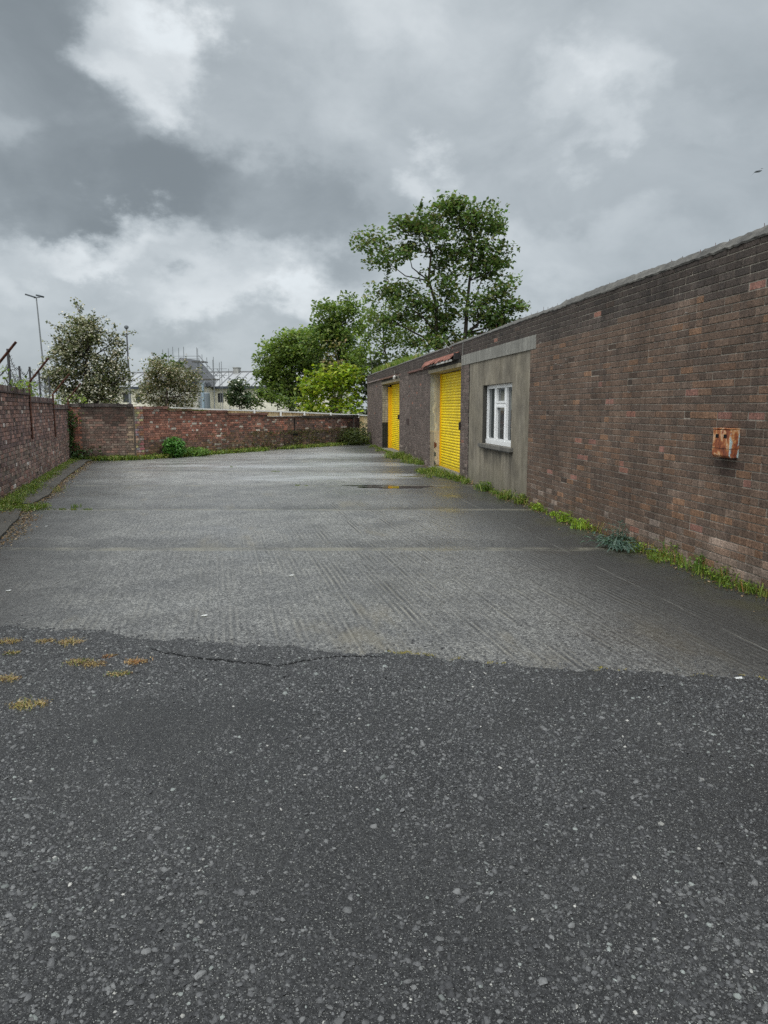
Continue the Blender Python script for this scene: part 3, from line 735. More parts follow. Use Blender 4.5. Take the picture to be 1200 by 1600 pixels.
# thin clay ledge between the doors and past the farther one
rr = Rnd(14)
def ledge(a, b_, z_, prot, c):
    u = a; q = MB()
    while u < b_:
        w_ = rr.uniform(.2, .35); k = rr.uniform(.7, 1.25)
        if True: q.box(-prot + rr.uniform(-.01, .01), -.006, u, min(u + w_ - .005, b_), z_ + rr.uniform(-.004, .004), z_ + .045, tuple(x_ * k for x_ in c))
        u += w_
    q.build('tile_ledge', M['tiles'], bld)
ledge(13.6, 17.0, 2.685, .06, (.16, .085, .07)); ledge(18.95, 22.9, 2.70, .11, (.22, .13, .10)); ledge(22.95, 27.3, 2.72, .06, (.26, .21, .19))
# broken bulkhead lamp above the farther door
lp = empty('bulkhead_lamp'); lp.parent = bld; lp['label'] = 'broken bulkhead lamp'
q = MB(); q.box(-.05, -.006, 18.82, 18.98, 2.62, 2.74, (.22, .20, .17)); q.tube([(-.05, 18.9, 2.69), (-.12, 18.9, 2.70), (-.17, 18.86, 2.78), (-.16, 18.82, 2.86)], .012, 6, (.35, .33, .29)); q.build('bracket', M['metal'], lp)
q = MB(); q.tube([(-.12, 18.92, 2.71), (-.16, 18.93, 2.66), (-.17, 18.93, 2.58)], [.03, .055, .04], 10, (.48, .46, .42)); q.build('shade', M['metal'], lp)
q = MB(); q.box(-.025, .0, 17.05, 17.33, 1.09, 1.27, (.075, .05, .045)); q.build('wall_plate', M['metal'], bld)
# loose cable and bracket above the nearer door
cb = MB(); rr = Rnd(15)
for k in range(5):
    p = Vector((-.02, 10.2 + rr.uniform(-.2, 1.5), 2.92 + rr.uniform(0, .2))); pts = [p.copy()]
    for j in range(6): p = p + Vector((rr.uniform(-.03, .02), rr.uniform(-.14, .14), rr.uniform(-.03, .08))); pts.append(p.copy())
    cb.tube(pts, .006, 4, (.30, .29, .27)); cb.build('loose_cable', M['metal'], bld); cb = MB()
cb.tube([(-.015, 10.35, 3.1), (-.02, 10.35, 2.6)], .01, 6, (.22, .21, .19))
cb.build('loose_cable', M['metal'], bld)
hk = MB()
for k in range(12):
    a_, z_ = Rnd(k + 30).uniform(-.5, 9), Rnd(k + 60).uniform(1.7, 2.95)
    if 5.6 < a_ < 9.9 and z_ < 2.8: continue
    hk = MB(); hk.tube([(.0, a_, z_), (-.03, a_, z_ + .002)], .006, 5, (.35, .33, .3)); hk.build('wall_fixing', M['metal'], bld)

# rusty meter box on the wall
bx = empty('meter_box', bw(-.002, .665, 1.15), BR); tag(bx, 'small rusty metal box with two square holes fixed to the dark brick wall', 'metal box')
q = MB(); D_ = .095; H_ = .265; a, b_ = -.135, .125
V = [(-D_, a, .02), (-D_, b_, .02), (-D_, b_, H_ - .012), (-D_, a, H_ - .012), (0, a, .0), (0, b_, .0), (0, b_, H_), (0, a, H_), (-D_ + .02, a, 0), (-D_ + .02, b_, 0)]
q.quadmesh(V, [(3, 2, 1, 0), (2, 3, 7, 6), (0, 1, 9, 8), (8, 9, 5, 4), (3, 0, 8, 4, 7), (1, 2, 6, 5, 9)])
ob = q.build('casing', M['rusty_paint'], bx)
bm_ = ob.modifiers.new('b', 'BEVEL'); bm_.width = .006; bm_.segments = 2
q = MB(); q.box(-D_ - .003, .002, a - .003, b_ + .003, H_ - .004, H_ + .005); q.build('lid', M['rusty_paint'], bx)
for (u, z) in ((-.085, .18), (.035, .18)):
    q = MB(); q.box(-D_ - .002, -D_ + .004, u, u + .045, z, z + .034, (.006, .005, .005)); q.build('hole', M['stone'], bx)
q = MB(); q.box(-D_ - .0015, -.002, a - .0015, b_ + .001, .083, .087, (.05, .025, .015)); q.build('seam', M['stone'], bx)

# grass on the far end of the roof
def blades(n, pos, h, w, lean, pal, rng):
    """pos (n,3) array; returns V, F(tri pairs), C"""
    a = rng.uniform(0, 2 * np.pi, n); dirx, diry = np.cos(a), np.sin(a)
    hh = h * rng.uniform(.45, 1.2, n); ww = w * rng.uniform(.6, 1.3, n); ll = lean * rng.uniform(.1, 1.2, n) * hh
    b2 = rng.uniform(0, 2 * np.pi, n); lx, ly = np.cos(b2) * ll, np.sin(b2) * ll
    V = np.zeros((n, 5, 3)); P = pos
    V[:, 0] = P + np.stack([dirx * ww / 2, diry * ww / 2, 0 * a], 1); V[:, 1] = P - np.stack([dirx * ww / 2, diry * ww / 2, 0 * a], 1)
    mid = P + np.stack([lx * .35, ly * .35, hh * .6], 1)
    V[:, 2] = mid - np.stack([dirx * ww * .4, diry * ww * .4, 0 * a], 1); V[:, 3] = mid + np.stack([dirx * ww * .4, diry * ww * .4, 0 * a], 1)
    V[:, 4] = P + np.stack([lx, ly, hh * (1 - .25 * np.clip(lean, 0, 1))], 1)
    tri = np.array([(0, 1, 2), (0, 2, 3), (3, 2, 4)])
    F = (np.arange(n)[:, None, None] * 5 + tri[None]).reshape(-1, 3)
    pc = np.array([p for p in pal]); ci = rng.integers(0, len(pc), n); C = pc[ci] * rng.uniform(.7, 1.3, n)[:, None]
    return V.reshape(-1, 3), F, np.repeat(C, 3, axis=0)
def leaves(P, size, rng, pal, aspect=1.0, updir=0.35, jitter=.3, Nrm=None):
    n = len(P)
    N = rng.normal(size=(n, 3)); N[:, 2] = np.abs(N[:, 2]) + updir * 2; N /= np.linalg.norm(N, axis=1)[:, None]
    T = rng.normal(size=(n, 3)); T -= (T * N).sum(1)[:, None] * N; T /= np.linalg.norm(T, axis=1)[:, None]; B = np.cross(N, T)
    s = size * rng.uniform(1 - jitter, 1 + jitter, n)[:, None]
    V = np.zeros((n, 4, 3))
    V[:, 0] = P - T * s * .5; V[:, 1] = P + B * s * .32 * aspect + N * s * .06; V[:, 2] = P + T * s * .55 - N * s * .12; V[:, 3] = P - B * s * .32 * aspect + N * s * .06
    pc = np.array(pal); C = pc[rng.integers(0, len(pc), n)] * rng.uniform(.72, 1.3, n)[:, None]
    return V.reshape(-1, 3), C
def join(parts):      # list of (V,F,C)
    Vs, Fs, Cs, o = [], [], [], 0
    for (V, F, C) in parts: Vs.append(V); Fs.append(F + o); Cs.append(C); o += len(V)
    return np.concatenate(Vs), np.concatenate(Fs), np.concatenate(Cs)
GREEN = [(.10, .17, .025), (.14, .21, .03), (.07, .13, .02), (.20, .24, .05)]
YGRN = [(.20, .24, .04), (.14, .19, .03), (.27, .25, .08), (.10, .15, .025)]
DRY = [(.42, .29, .10), (.50, .33, .12), (.33, .20, .07), (.30, .28, .07), (.40, .20, .06)]
BRN = [(.16, .09, .04), (.22, .14, .07), (.10, .055, .03), (.30, .21, .12)]
rg = np.random.default_rng(21)
n = 9000; u = rg.uniform(16.5, 27.4, n); w = rg.uniform(.15, 2.2, n)
keep = rg.random(n) < np.clip((u - 16) / 8, 0, 1); u, w = u[keep], w[keep]; n = len(u)
P = np.array([bw(a, b, 3.10 + .20 * max(0, math.sin(a * 1.4)) * min(1, (b - 16) / 5)) for a, b in zip(w, u)])
V, F, C = blades(n, P, .26, .03, .6, YGRN + GREEN, rg)
tag(npmesh('roof_grass', V, 3, C, M['grass'], F=F), 'long grass growing on the far end of the flat roof', 'grass', kind='stuff')

# ================================================================== left wall
def pal_left(u, z, rng):
    k = rng.uniform(.65, 1.35); r = rng.random()
    col = (.215, .132, .115)
    if r < .3: col = (.150, .102, .096)
    elif r < .55: col = (.265, .150, .122)
    elif r < .63: col = (.31, .215, .18)
    if z < .9 and rng.random() < .45: col = tuple(.55 * c + .45 * q for c, q in zip(col, (.21, .19, .155)))
    if z > 1.5 and rng.random() < .55: col = tuple(c * .62 for c in col)
    if rng.random() < .025: col = (.42, .38, .35)
    return tuple(c * k for c in col), (rng.uniform(0, .012) if rng.random() < .15 else 0)
LC = Vector((-9.83, 22.5, 0)); L0 = Vector((-6.38, 11.69, 0)); ldir = (L0 - LC).normalized()   # local +Y runs towards the camera
LR = math.atan2(-ldir.x, ldir.y)
lw_ = empty('left_brick_wall', LC, LR); tag(lw_, 'old purple brick boundary wall stepping down along the left side of the yard', 'wall')
lw_.name = 'boundary_wall'
LU = (L0 - LC).length
def lu(u_from_L0): return LU - u_from_L0
segs = [(0.0, lu(7.2), 1.60), (lu(7.2), lu(3.55), 1.73), (lu(3.55), LU + 9.0, 1.90)]
mb = MB(); cpm = MB(); rng = Rnd(8)
for (a, b_, zt) in segs:
    zt = round(zt / .075) * .075
    brick_region(mb, a, b_, 0, zt, 'english', pal_left, rng, proud=.006, rough=.005, splitp=.1)
    mb.box(.003, .22, a, b_, 0, zt, (.085, .072, .062), 1)
    # creasing ledge and brick on edge coping
    mb.box(-.035, .25, a, b_, zt + .001, zt + .028, (.085, .062, .06), 1)
    u = a + .004
    while u < b_ - .03:
        wd = .066 + rng.uniform(-.004, .004); k = rng.uniform(.6, 1.3)
        c = rng.choice([(.13, .085, .08), (.17, .115, .10), (.10, .07, .07), (.20, .17, .15)])
        mb.box(-.012 + rng.uniform(-.006, .006), .235, u, min(u + wd, b_), zt + .03, zt + .128 + rng.uniform(-.006, .004), tuple(x_ * k for x_ in c), 0)
        u += wd + .008
mb.build('brickwork', [M['oldbrick'], M['mortar']], lw_)
def lworld(off, u, z):       # off: towards the yard, u: metres past L0
    d = -ldir; nrm = Vector((math.cos(LR), math.sin(LR), 0))
    return Vector((L0.x, L0.y, 0)) + d * u - nrm * off + Vector((0, 0, z))
# rusty cranked posts that once carried barbed wire
wheres = ['nearest the camera, only its arm in view', 'leaning over the first step of the left wall', 'at the second step of the left wall beside the hawthorn', 'in the corner below the white hawthorn, faintest of the four']
for i, (u, zb, arm, ztop) in enumerate(((-.05, .95, .38, 2.18), (3.60, .95, .39, 2.15), (7.25, .85, .39, 1.98), (10.6, .9, .36, 1.9))):
    p = empty('cranked_post', lworld(.03, u, 0)); tag(p, 'rusty cranked steel post ' + wheres[i], 'post', 'rusty cranked posts on the left wall')
    q = MB(); p0 = Vector((0, 0, zb)); p1 = Vector((0, 0, ztop))
    q.obox(p0, p1, .045, .008); q.obox(p0 + Vector((-.018, .0, 0)), p1 + Vector((-.018, 0, 0)), .008, .045)
    q.build('upright', M['rust'], p)
    q = MB(); e = p1 + Vector((arm, .1, arm * 1.28)); q.obox(p1, e, .045, .008); q.obox(p1 + Vector((0, .02, 0)), e + Vector((0, .02, 0)), .008, .04); q.build('arm', M['rust'], p)

# kerb strip under the left wall
KB = [(-4.30, 7.2), (-4.73, 8.61), (-5.30, 10.15), (-5.75, 11.2), (-6.11, 12.8), (-7.1, 15.6), (-8.44, 19.9), (-8.9, 21.3)]
def kx(y): return float(np.interp(y, [p[1] for p in KB], [p[0] for p in KB]))
def wx(y): return L0.x + (y - L0.y) * (LC.x - L0.x) / (LC.y - L0.y)
kb = MB(); ys = [2.0, 4.2, 6.4, 8.6, 10.95]; pieces = [(3.4, 5.6), (5.62, 7.9), (7.92, 10.95), (11.5, 14.1), (14.12, 17.0), (17.02, 21.6)]
KB0 = (-3.1, 3.3)
KB.insert(0, KB0)
rr = Rnd(77)
for (y0, y1) in pieces:
    N = 14; zt = .055 + rr.uniform(-.006, .008)
    rows = []
    for i in range(N + 1):
        y_ = y0 + (y1 - y0) * i / N; xr = kx(y_) + rr.uniform(-.012, .012); xl = wx(y_) + .01
        rows.append([(xl, y_, zt + .01), ((xl + xr) / 2, y_, zt + rr.uniform(-.006, .006)), (xr - .025, y_, zt + rr.uniform(-.004, .004)), (xr, y_, zt - .02), (xr + .004, y_, 0.0)])
    o = len(kb.v)
    for r in rows: kb.v.extend(r)
    for i in range(N):
        for k in range(4):
            kb.f.append((o + i * 5 + k, o + i * 5 + k + 1, o + (i + 1) * 5 + k + 1, o + (i + 1) * 5 + k)); kb.c.append((.030, .028, .024) if k == 3 else (.088, .080, .068)); kb.m.append(0)
    for i, flip in ((0, False), (N, True)):
        q_ = [o + i * 5 + k for k in range(5)]; base = len(kb.v); kb.v.append((rows[i][0][0], rows[i][0][1], 0)); kb.f.append(tuple(q_ + [base])); kb.c.append((.03, .03, .025)); kb.m.append(0)
tag(kb.build('kerb', M['stone']), 'worn concrete kerb strip at the foot of the left wall', 'kerb', kind='structure')

# ================================================================== far wall
def far_wall(name, right, left, tops, pal, label, extra=None, seed=1):
    """right/left: ground points; local +Y runs from right to left; tops: [(u0,u1,z)]"""
    R, Lp = Vector((*right, 0)), Vector((*left, 0)); d = (Lp - R).normalized(); rot = math.atan2(-d.x, d.y)
    w = empty(name, R, rot); tag(w, label, 'wall'); mb = MB(); rng = Rnd(seed)
    for (a, b_, zt, ct, cc) in tops:
        brick_region(mb, a, b_, 0, zt, 'english', pal, rng, proud=.006, rough=.006, splitp=.1)
        mb.box(.003, .22, a, b_, 0, zt, (.10, .085, .07), 1)
        if ct:
            u = a
            while u < b_ - .03:
                wd = rng.choice([.075, .22]) ; k = rng.uniform(.6, 1.35)
                mb.box(-.045 + rng.uniform(-.01, .01), .26, u, min(u + wd - .008, b_), zt + .002, zt + ct + rng.uniform(-.012, .012), tuple(x_ * k for x_ in cc), 0); u += wd
    if extra: extra(mb, rng)
    mb.build('brickwork', [M['oldbrick'], M['mortar']], w)
    return w, (R - Lp).length
FWc, FWl, FWr = (-7.85, 22.40), (-9.75, 21.9), (-1.18, 32.70)
def pal_f1(u, z, rng):
    k = rng.uniform(.75, 1.25)
    Lw = 1.96
    if u > Lw - .42: col = rng.choice([(.36, .15, .10), (.30, .13, .09), (.22, .12, .09)])
    elif u < .14: col = rng.choice([(.30, .22, .15), (.16, .12, .09)])
    else: col = rng.choice([(.17, .11, .085), (.145, .10, .08), (.22, .13, .10), (.19, .145, .115)])
    if z > 1.25 + .25 * wob(u * 3, z) and u < Lw - .42: col = tuple(c * .42 for c in col)
    if z < .25: col = tuple(c * .8 for c in col)
    return tuple(c * k for c in col), 0
fw1, l1 = far_wall('boundary_wall', FWc, FWl, [(0, 1.96, 1.65, .09, (.06, .05, .045))], pal_f1, 'short brown brick wall blackened along its top in the far left corner', seed=2)
def pal_f2(u, z, rng):      # u from right end
    Lw = 12.27; f = u / Lw; k = rng.uniform(.7, 1.3)
    red = [(.33, .14, .10), (.27, .125, .095), (.21, .11, .085), (.37, .18, .13)]
    brn = [(.19, .12, .09), (.15, .10, .08), (.24, .14, .11), (.13, .09, .08)]
    pr = max(0, min(1, (f - .35) / .45)); col = rng.choice(red if rng.random() < pr * .9 + .15 else brn)
    if rng.random() < .05 + .05 * pr: col = (.48, .42, .36)
    if z < .62 + .15 * wob(u, 1): col = tuple(.45 * c + .55 * q for c, q in zip(col, rng.choice([(.10, .085, .075), (.14, .115, .06), (.09, .08, .06)])))
    if 4.0 < u < 5.2 and z < .75: col = tuple(c * .5 for c in col)
    if u < 1.0: col = tuple(c * .55 for c in col)
    if z > 1.15: col = tuple(c * .8 for c in col)
    return tuple(c * k for c in col), 0
def ex2(mb, rng):      # piers and cracks
    Lw = 12.27
    brick_region(mb, Lw - .30, Lw - .0, 0, 1.65, 'english', lambda u, z, r: (tuple(c * r.uniform(.7, 1.3) for c in ((.26, .16, .11) if r.random() < .6 else (.36, .30, .22))), 0), rng, face=-.09)
    mb.box(-.085, -.001, Lw - .30, Lw, 0, 1.65, (.10, .085, .07), 1)
    brick_region(mb, .02, .42, 0, 1.18, 'english', pal_f2, rng, face=-.09); mb.box(-.085, -.001, .02, .42, 0, 1.18, (.08, .07, .06), 1)
    mb.box(-.016, -.012, 4.48, 4.53, .62, 1.20, (.008, .008, .008), 1); mb.box(-.017, -.012, 4.3, 4.62, .50, .60, (.008, .008, .008), 1)
tops2 = [(10.9, 12.27, 1.575, .075, (.17, .09, .07)), (9.9, 10.9, 1.52, .06, (.14, .09, .06)), (8.2, 9.9, 1.45, .07, (.20, .10, .075)), (6.1, 8.2, 1.35, .07, (.16, .085, .07)), (4.05, 6.1, 1.275, .02, (.42, .39, .35)), (0, 4.05, 1.20, .10, (.055, .047, .038))]
fw2, l2 = far_wall('boundary_wall', FWr, FWc, tops2, pal_f2, 'long red brick wall with broken coping closing the far end of the yard', ex2, seed=5)
def f2w(u, off, z):      # off: towards the yard
    R = Vector((*FWr, 0)); Lp = Vector((*FWc, 0)); d = (Lp - R).normalized(); nrm = Vector((d.y, -d.x, 0))
    return R + d * u - nrm * off + Vector((0, 0, z))
def f1w(u, off, z):
    R = Vector((*FWc, 0)); Lp = Vector((*FWl, 0)); d = (Lp - R).normalized(); nrm = Vector((d.y, -d.x, 0))
    return R + d * u - nrm * off + Vector((0, 0, z))

# ------------------------------------------------------------------ trees and bushes
def make_plant(name, label, cat, lobes, D, base_px, pal, leafsize, per_m3, trunk_r, seed, csig=.32, depthk=1.0, petals=None, group=None, clusters=1.0, twig=True, bark=(.09, .075, .06), trunkz=None, forks=1, leafmat='leaf', aspect=1.0, spikes=0):
    rg = np.random.default_rng(seed); rr = Rnd(seed)
    sc = D / FPX
    bx_, = (at(base_px, 600, D).x,)
    root = empty(name, (bx_, D, -.05)); tag(root, label, cat, group)
    LB = []
    for (px, py, rx, ry) in lobes:
        c = at(px, py, D); rxm, rym = rx * sc, ry * sc; rd = (rxm + rym) / 2 * depthk
        c.y += rr.uniform(-.5, .5) * rd; LB.append((np.array(c), np.array((rxm, rd, rym))))
    trk = MB(); tips = []
    zmin = min(c[2] - r[2] for c, r in LB); cx = np.mean([c[0] for c, r in LB]); ztop = max(c[2] + r[2] for c, r in LB)
    H = ztop
    stems = []
    for k in range(forks):
        ox = (k - (forks - 1) / 2) * .5 * H / 8
        topx = cx + ox * 3.0
        pts = [Vector((bx_ + ox * .3, D, -.05))]
        for j in range(1, 9):
            f = j / 8; pts.append(Vector((bx_ + ox * .3 + (topx - bx_) * f + rr.uniform(-.02, .02) * H, D + rr.uniform(-.02, .02) * H, H * .88 * f)))
        rads = [trunk_r * (1 - .88 * (j / 8) ** .8) / math.sqrt(forks) for j in range(9)]
        trk.tube(pts, rads, 8, bark); stems.append((pts, rads))
    Ps, cf = [], []
    for (c, r) in LB:
        cv = Vector(c); vol = 4.19 * r[0] * r[1] * r[2]
        # limb from the nearest stem, from lower down
        best = None
        for pts, rads in stems:
            for j in range(2, 8):
                q = pts[j]
                if q.z > cv.z - .15 * H * .3: continue
                d_ = (q - cv).length + .3 * max(0, cv.z - q.z - .35 * H)
                if best is None or d_ < best[0]: best = (d_, q, rads[j])
        if best is None: best = (0, stems[0][0][2], stems[0][1][2])
        q, r0 = best[1], best[2] * .6
        mid = q.lerp(cv, .5) + Vector((rr.uniform(-.03, .03) * H, 0, -.02 * H + rr.uniform(-.02, .04) * H))
        trk.tube([q, mid, cv], [r0, r0 * .7, r0 * .35], 6, bark)
        ncl = max(4, int(clusters * vol ** .8 / (csig ** 2) * .52))
        U = rg.normal(size=(ncl, 3)); U /= np.linalg.norm(U, axis=1)[:, None]; rad_ = rg.random(ncl) ** .42
        CC = c + U * rad_[:, None] * r
        nl = int(per_m3 * csig ** 3 * 36)
        for cc in CC:
            k = rr.uniform(.55, 1.5) * nl
            sg = csig * rr.uniform(.6, 1.25)
            pts = cc + np.clip(rg.normal(size=(int(k), 3)), -1.6, 1.6) * np.array((sg, sg, sg * .62))
            Ps.append(pts); cf.append(np.full(int(k), rr.uniform(.72, 1.3)))
            if twig and rr.random() < .6:
                t_ = cv.lerp(Vector(cc), .5) + Vector((0, 0, -.05)); trk.tube([cv, t_, Vector(cc)], [r0 * .3 + .008, r0 * .2 + .006, .006], 4, bark, cap=False)
    for k in range(spikes):    # thin shoots that stick out of the outline
        c, r = LB[rr.randrange(len(LB))]; a = rr.uniform(-.3, math.pi + .3)
        d_ = np.array((math.cos(a), rr.uniform(-.4, .4), abs(math.sin(a)) + .15)); p0 = c + d_ * r * .7; Ls = rr.uniform(.35, .8) * csig * 4
        d_ /= np.linalg.norm(d_); p1 = p0 + d_ * Ls + np.array((0, 0, -.06))
        trk.tube([Vector(p0), Vector(p1)], [.012, .005], 4, bark, cap=False)
        nn = int(26 * Ls / .8); f = rg.random(nn)[:, None]; Ps.append(p0 + (p1 - p0) * f + rg.normal(size=(nn, 3)) * .05); cf.append(np.full(nn, rr.uniform(.8, 1.2)))
    off = np.array((bx_, D, -.05))
    P = np.concatenate(Ps); cf = np.concatenate(cf)
    V, C = leaves(P - off, leafsize, rg, pal, aspect); C = C * cf[:, None]
    npmesh('crown', V, 4, C, M[leafmat], root)
    if petals:
        frac, psz, pcol = petals
        idx = rg.random(len(P)) < frac
        Q = P[idx] + rg.normal(size=(idx.sum(), 3)) * .05 + np.array((0, -.06, .04))
        V, C = leaves(Q - off, psz, rg, pcol, 1.6, .2)
        npmesh('blossom', V, 4, C, M['petal'], root)
    # trunk mesh to local coordinates
    trk.v = [(x_ - off[0], y_ - off[1], z_ - off[2]) for (x_, y_, z_) in trk.v]
    trk.build('trunk', M['bark'], root, smooth=True)
    return root

SYC = [(.085, .145, .042), (.110, .175, .05), (.062, .106, .034), (.14, .185, .055), (.15, .15, .058)]
MIDG = [(.135, .20, .05), (.17, .235, .055), (.10, .155, .04), (.21, .25, .07)]
YEL = [(.24, .32, .025), (.30, .37, .03), (.17, .26, .02), (.34, .36, .04), (.12, .20, .02)]
HAW = [(.085, .105, .045), (.065, .085, .036), (.11, .125, .055), (.15, .14, .07)]
BLO = [(.55, .53, .44), (.62, .60, .52), (.45, .42, .33), (.50, .44, .34)]
DK = [(.035, .05, .018), (.05, .065, .022), (.025, .038, .015)]
FRESH = [(.15, .21, .035), (.19, .24, .05), (.11, .17, .03)]

make_plant('tall_sycamore', 'tall dark green sycamore rising behind the brick building', 'tree',
    [(728, 336, 42, 28), (712, 326, 28, 18), (680, 365, 34, 26), (768, 352, 28, 22), (622, 352, 30, 18), (580, 374, 32, 15), (600, 405, 26, 15), (652, 345, 20, 16), (735, 385, 44, 28), (690, 412, 36, 24), (640, 398, 32, 20), (786, 398, 20, 14),
     (598, 452, 34, 13), (640, 480, 34, 18), (628, 452, 20, 12), (700, 455, 36, 20), (755, 430, 36, 22), (790, 452, 26, 15), (620, 505, 46, 14), (690, 500, 44, 20), (745, 482, 40, 22), (782, 490, 30, 14), (665, 530, 34, 16), (720, 535, 46, 20), (775, 510, 36, 12), (800, 480, 14, 9), (792, 502, 18, 12), (690, 565, 60, 18)],
    40, 716, SYC, .20, 32, .34, 41, csig=.40, petals=None, clusters=1.0, forks=2, bark=(.045, .038, .03), aspect=1.25, spikes=10)
make_plant('broadleaf_tree', 'light green broadleaf tree beside the far building, leftmost of the trees behind the wall', 'tree',
    [(440, 562, 38, 30), (415, 590, 16, 20), (424, 592, 20, 20), (440, 615, 34, 12), (470, 610, 26, 14), (490, 535, 24, 24), (468, 530, 32, 16), (455, 545, 30, 24), (480, 560, 30, 26), (452, 596, 36, 14), (470, 585, 26, 18), (420, 570, 14, 14)],
    52, 455, MIDG, .24, 32, .30, 42, csig=.46, group='broadleaf trees behind the far wall', spikes=10)
make_plant('broadleaf_tree', 'rounded mid green tree just left of the tall sycamore', 'tree',
    [(520, 495, 30, 22), (545, 482, 26, 16), (508, 530, 32, 28), (545, 515, 26, 26), (535, 555, 34, 28), (500, 560, 26, 22), (552, 575, 26, 22)],
    50, 530, MIDG + SYC[:1], .24, 30, .30, 43, csig=.45, group='broadleaf trees behind the far wall', spikes=8)
make_plant('young_tree', 'sparse yellowish young tree with sky showing through under the sycamore', 'tree',
    [(590, 500, 26, 18), (575, 525, 22, 18), (612, 520, 24, 20), (600, 550, 28, 18), (565, 555, 18, 16), (635, 545, 24, 22), (640, 508, 22, 22), (625, 480, 20, 14), (585, 580, 34, 14)],
    46, 600, FRESH + MIDG[:2], .20, 30, .16, 44, csig=.42, clusters=.75, spikes=12)
make_plant('young_tree', 'brownish thin crown in front of the mid green tree above the yellow bush', 'tree',
    [(524, 552, 16, 22), (515, 572, 14, 14), (540, 570, 12, 12)], 46, 524, [(.20, .17, .07), (.16, .17, .06), (.24, .17, .09)], .24, 8, .1, 47, csig=.3)
make_plant('evergreen_tree', 'very dark tree standing behind the end of the brick building', 'tree',
    [(572, 600, 12, 30), (575, 640, 12, 34), (590, 570, 20, 24), (568, 670, 12, 24), (600, 600, 30, 30)], 41, 576, DK, .26, 14, .18, 45, csig=.35)
make_plant('golden_shrub', 'rounded bright yellow green shrub behind the right end of the far wall', 'shrub',
    [(520, 602, 40, 26), (492, 618, 24, 24), (545, 606, 20, 26), (522, 583, 26, 13), (540, 582, 16, 10), (500, 598, 24, 14), (540, 630, 24, 18), (505, 638, 30, 16), (480, 602, 10, 8)],
    40, 520, YEL, .24, 26, .10, 46, csig=.30, leafmat='leaf', clusters=1.3, spikes=14)
make_plant('hawthorn_tree', 'large hawthorn covered in white blossom above the left wall corner', 'hawthorn',
    [(132, 505, 20, 18), (118, 520, 22, 20), (148, 530, 22, 22), (128, 555, 44, 30), (96, 575, 30, 26), (168, 560, 22, 28), (182, 528, 8, 16), (100, 545, 22, 18), (130, 600, 50, 26), (172, 596, 24, 26), (90, 600, 22, 24), (160, 620, 40, 18), (192, 590, 7, 14), (110, 620, 30, 14)],
    26, 132, HAW, .10, 170, .16, 51, csig=.20, petals=(.38, .07, BLO), clusters=1.5, spikes=60, bark=(.06, .05, .045))
make_plant('hawthorn_tree', 'rounder hawthorn bush with faded blossom in front of the far building', 'hawthorn',
    [(262, 600, 42, 28), (262, 580, 34, 18), (230, 612, 22, 22), (294, 610, 16, 24), (262, 625, 46, 14), (245, 590, 24, 16), (285, 588, 20, 14)],
    31, 262, HAW + [(.15, .13, .06)], .105, 115, .14, 52, csig=.22, petals=(.38, .07, [(.42, .37, .27), (.50, .46, .37), (.34, .27, .18)]), clusters=1.2, spikes=24)
make_plant('leafy_shrub', 'plain green shrub poking up behind the rounder hawthorn', 'shrub',
    [(248, 566, 12, 9), (262, 562, 8, 8), (240, 572, 10, 8), (237, 586, 8, 6), (275, 574, 20, 10)], 34, 256, [(.06, .10, .03), (.08, .12, .03)], .16, 40, .06, 53, csig=.2)
make_plant('lilac_shrub', 'small dark shrub with a few white flowers below the metal roof', 'shrub',
    [(372, 612, 16, 16), (372, 602, 11, 10), (360, 624, 12, 12), (386, 624, 10, 12), (372, 626, 18, 10)], 40, 372, [(.05, .08, .035), (.04, .065, .03), (.075, .10, .045)], .15, 130, .08, 54, csig=.22, clusters=1.8, petals=(.07, .12, BLO))
make_plant('leafy_shrub', 'low mixed green shrubs between the small dark shrub and the golden one', 'shrub',
    [(418, 622, 16, 15), (440, 628, 12, 8), (405, 628, 10, 8), (470, 630, 12, 9), (455, 632, 12, 6)], 42, 425, MIDG + DK[:1], .18, 80, .06, 55, csig=.25, clusters=1.6, petals=(.02, .12, BLO))
make_plant('leafy_shrub', 'bright green shrub growing behind the near end of the left wall', 'shrub',
    [(4, 592, 20, 16), (22, 602, 14, 9), (-14, 590, 22, 20), (36, 607, 14, 8)], 13.5, 4, FRESH + MIDG, .07, 240, .03, 56, csig=.11)
make_plant('leafy_shrub', 'small bright green bush between the two cranked posts behind the left wall', 'shrub',
    [(48, 605, 9, 10), (50, 616, 8, 10)], 17.5, 48, FRESH, .08, 200, .02, 57, csig=.10)
make_plant('flowering_shrub', 'low shrub with creamy flowers behind the corner of the left wall', 'shrub',
    [(98, 622, 14, 8), (88, 628, 12, 8), (120, 626, 14, 7)], 24, 98, FRESH, .10, 130, .02, 58, csig=.14, petals=(.25, .08, BLO))

# ------------------------------------------------------------------ far building with scaffolding
fb_o = at(300, 620, 82); FR = math.radians(-9)
fb = empty('pale_building', (fb_o.x, fb_o.y, 0), FR); tag(fb, 'long cream building with pale grey metal roof far behind the wall', 'building')
def fbl(px, py):      # photo px -> local x,z on the front face
    r = ray(px, py); n = (-math.sin(FR), math.cos(FR)); tt = (fb_o.x * n[0] + fb_o.y * n[1]) / (r[0] * n[0] + r[1] * n[1])
    X, Y = r[0] * tt - fb_o.x, r[1] * tt - fb_o.y
    return X * math.cos(FR) + Y * math.sin(FR), EYE + r[2] * tt
x0, _ = fbl(95, 620); x1, _ = fbl(520, 620); EZ = 4.05; RZ = 5.85
wpx = [(171, 180), (191.7, 201), (212, 221), (340, 349.2), (362, 371), (384.5, 393.5), (417.5, 427.8), (439.7, 450), (461.5, 471.5)]
wl = [(fbl(a, 620)[0], fbl(b_, 620)[0]) for a, b_ in wpx]; wz0, wz1 = 2.25, 3.30
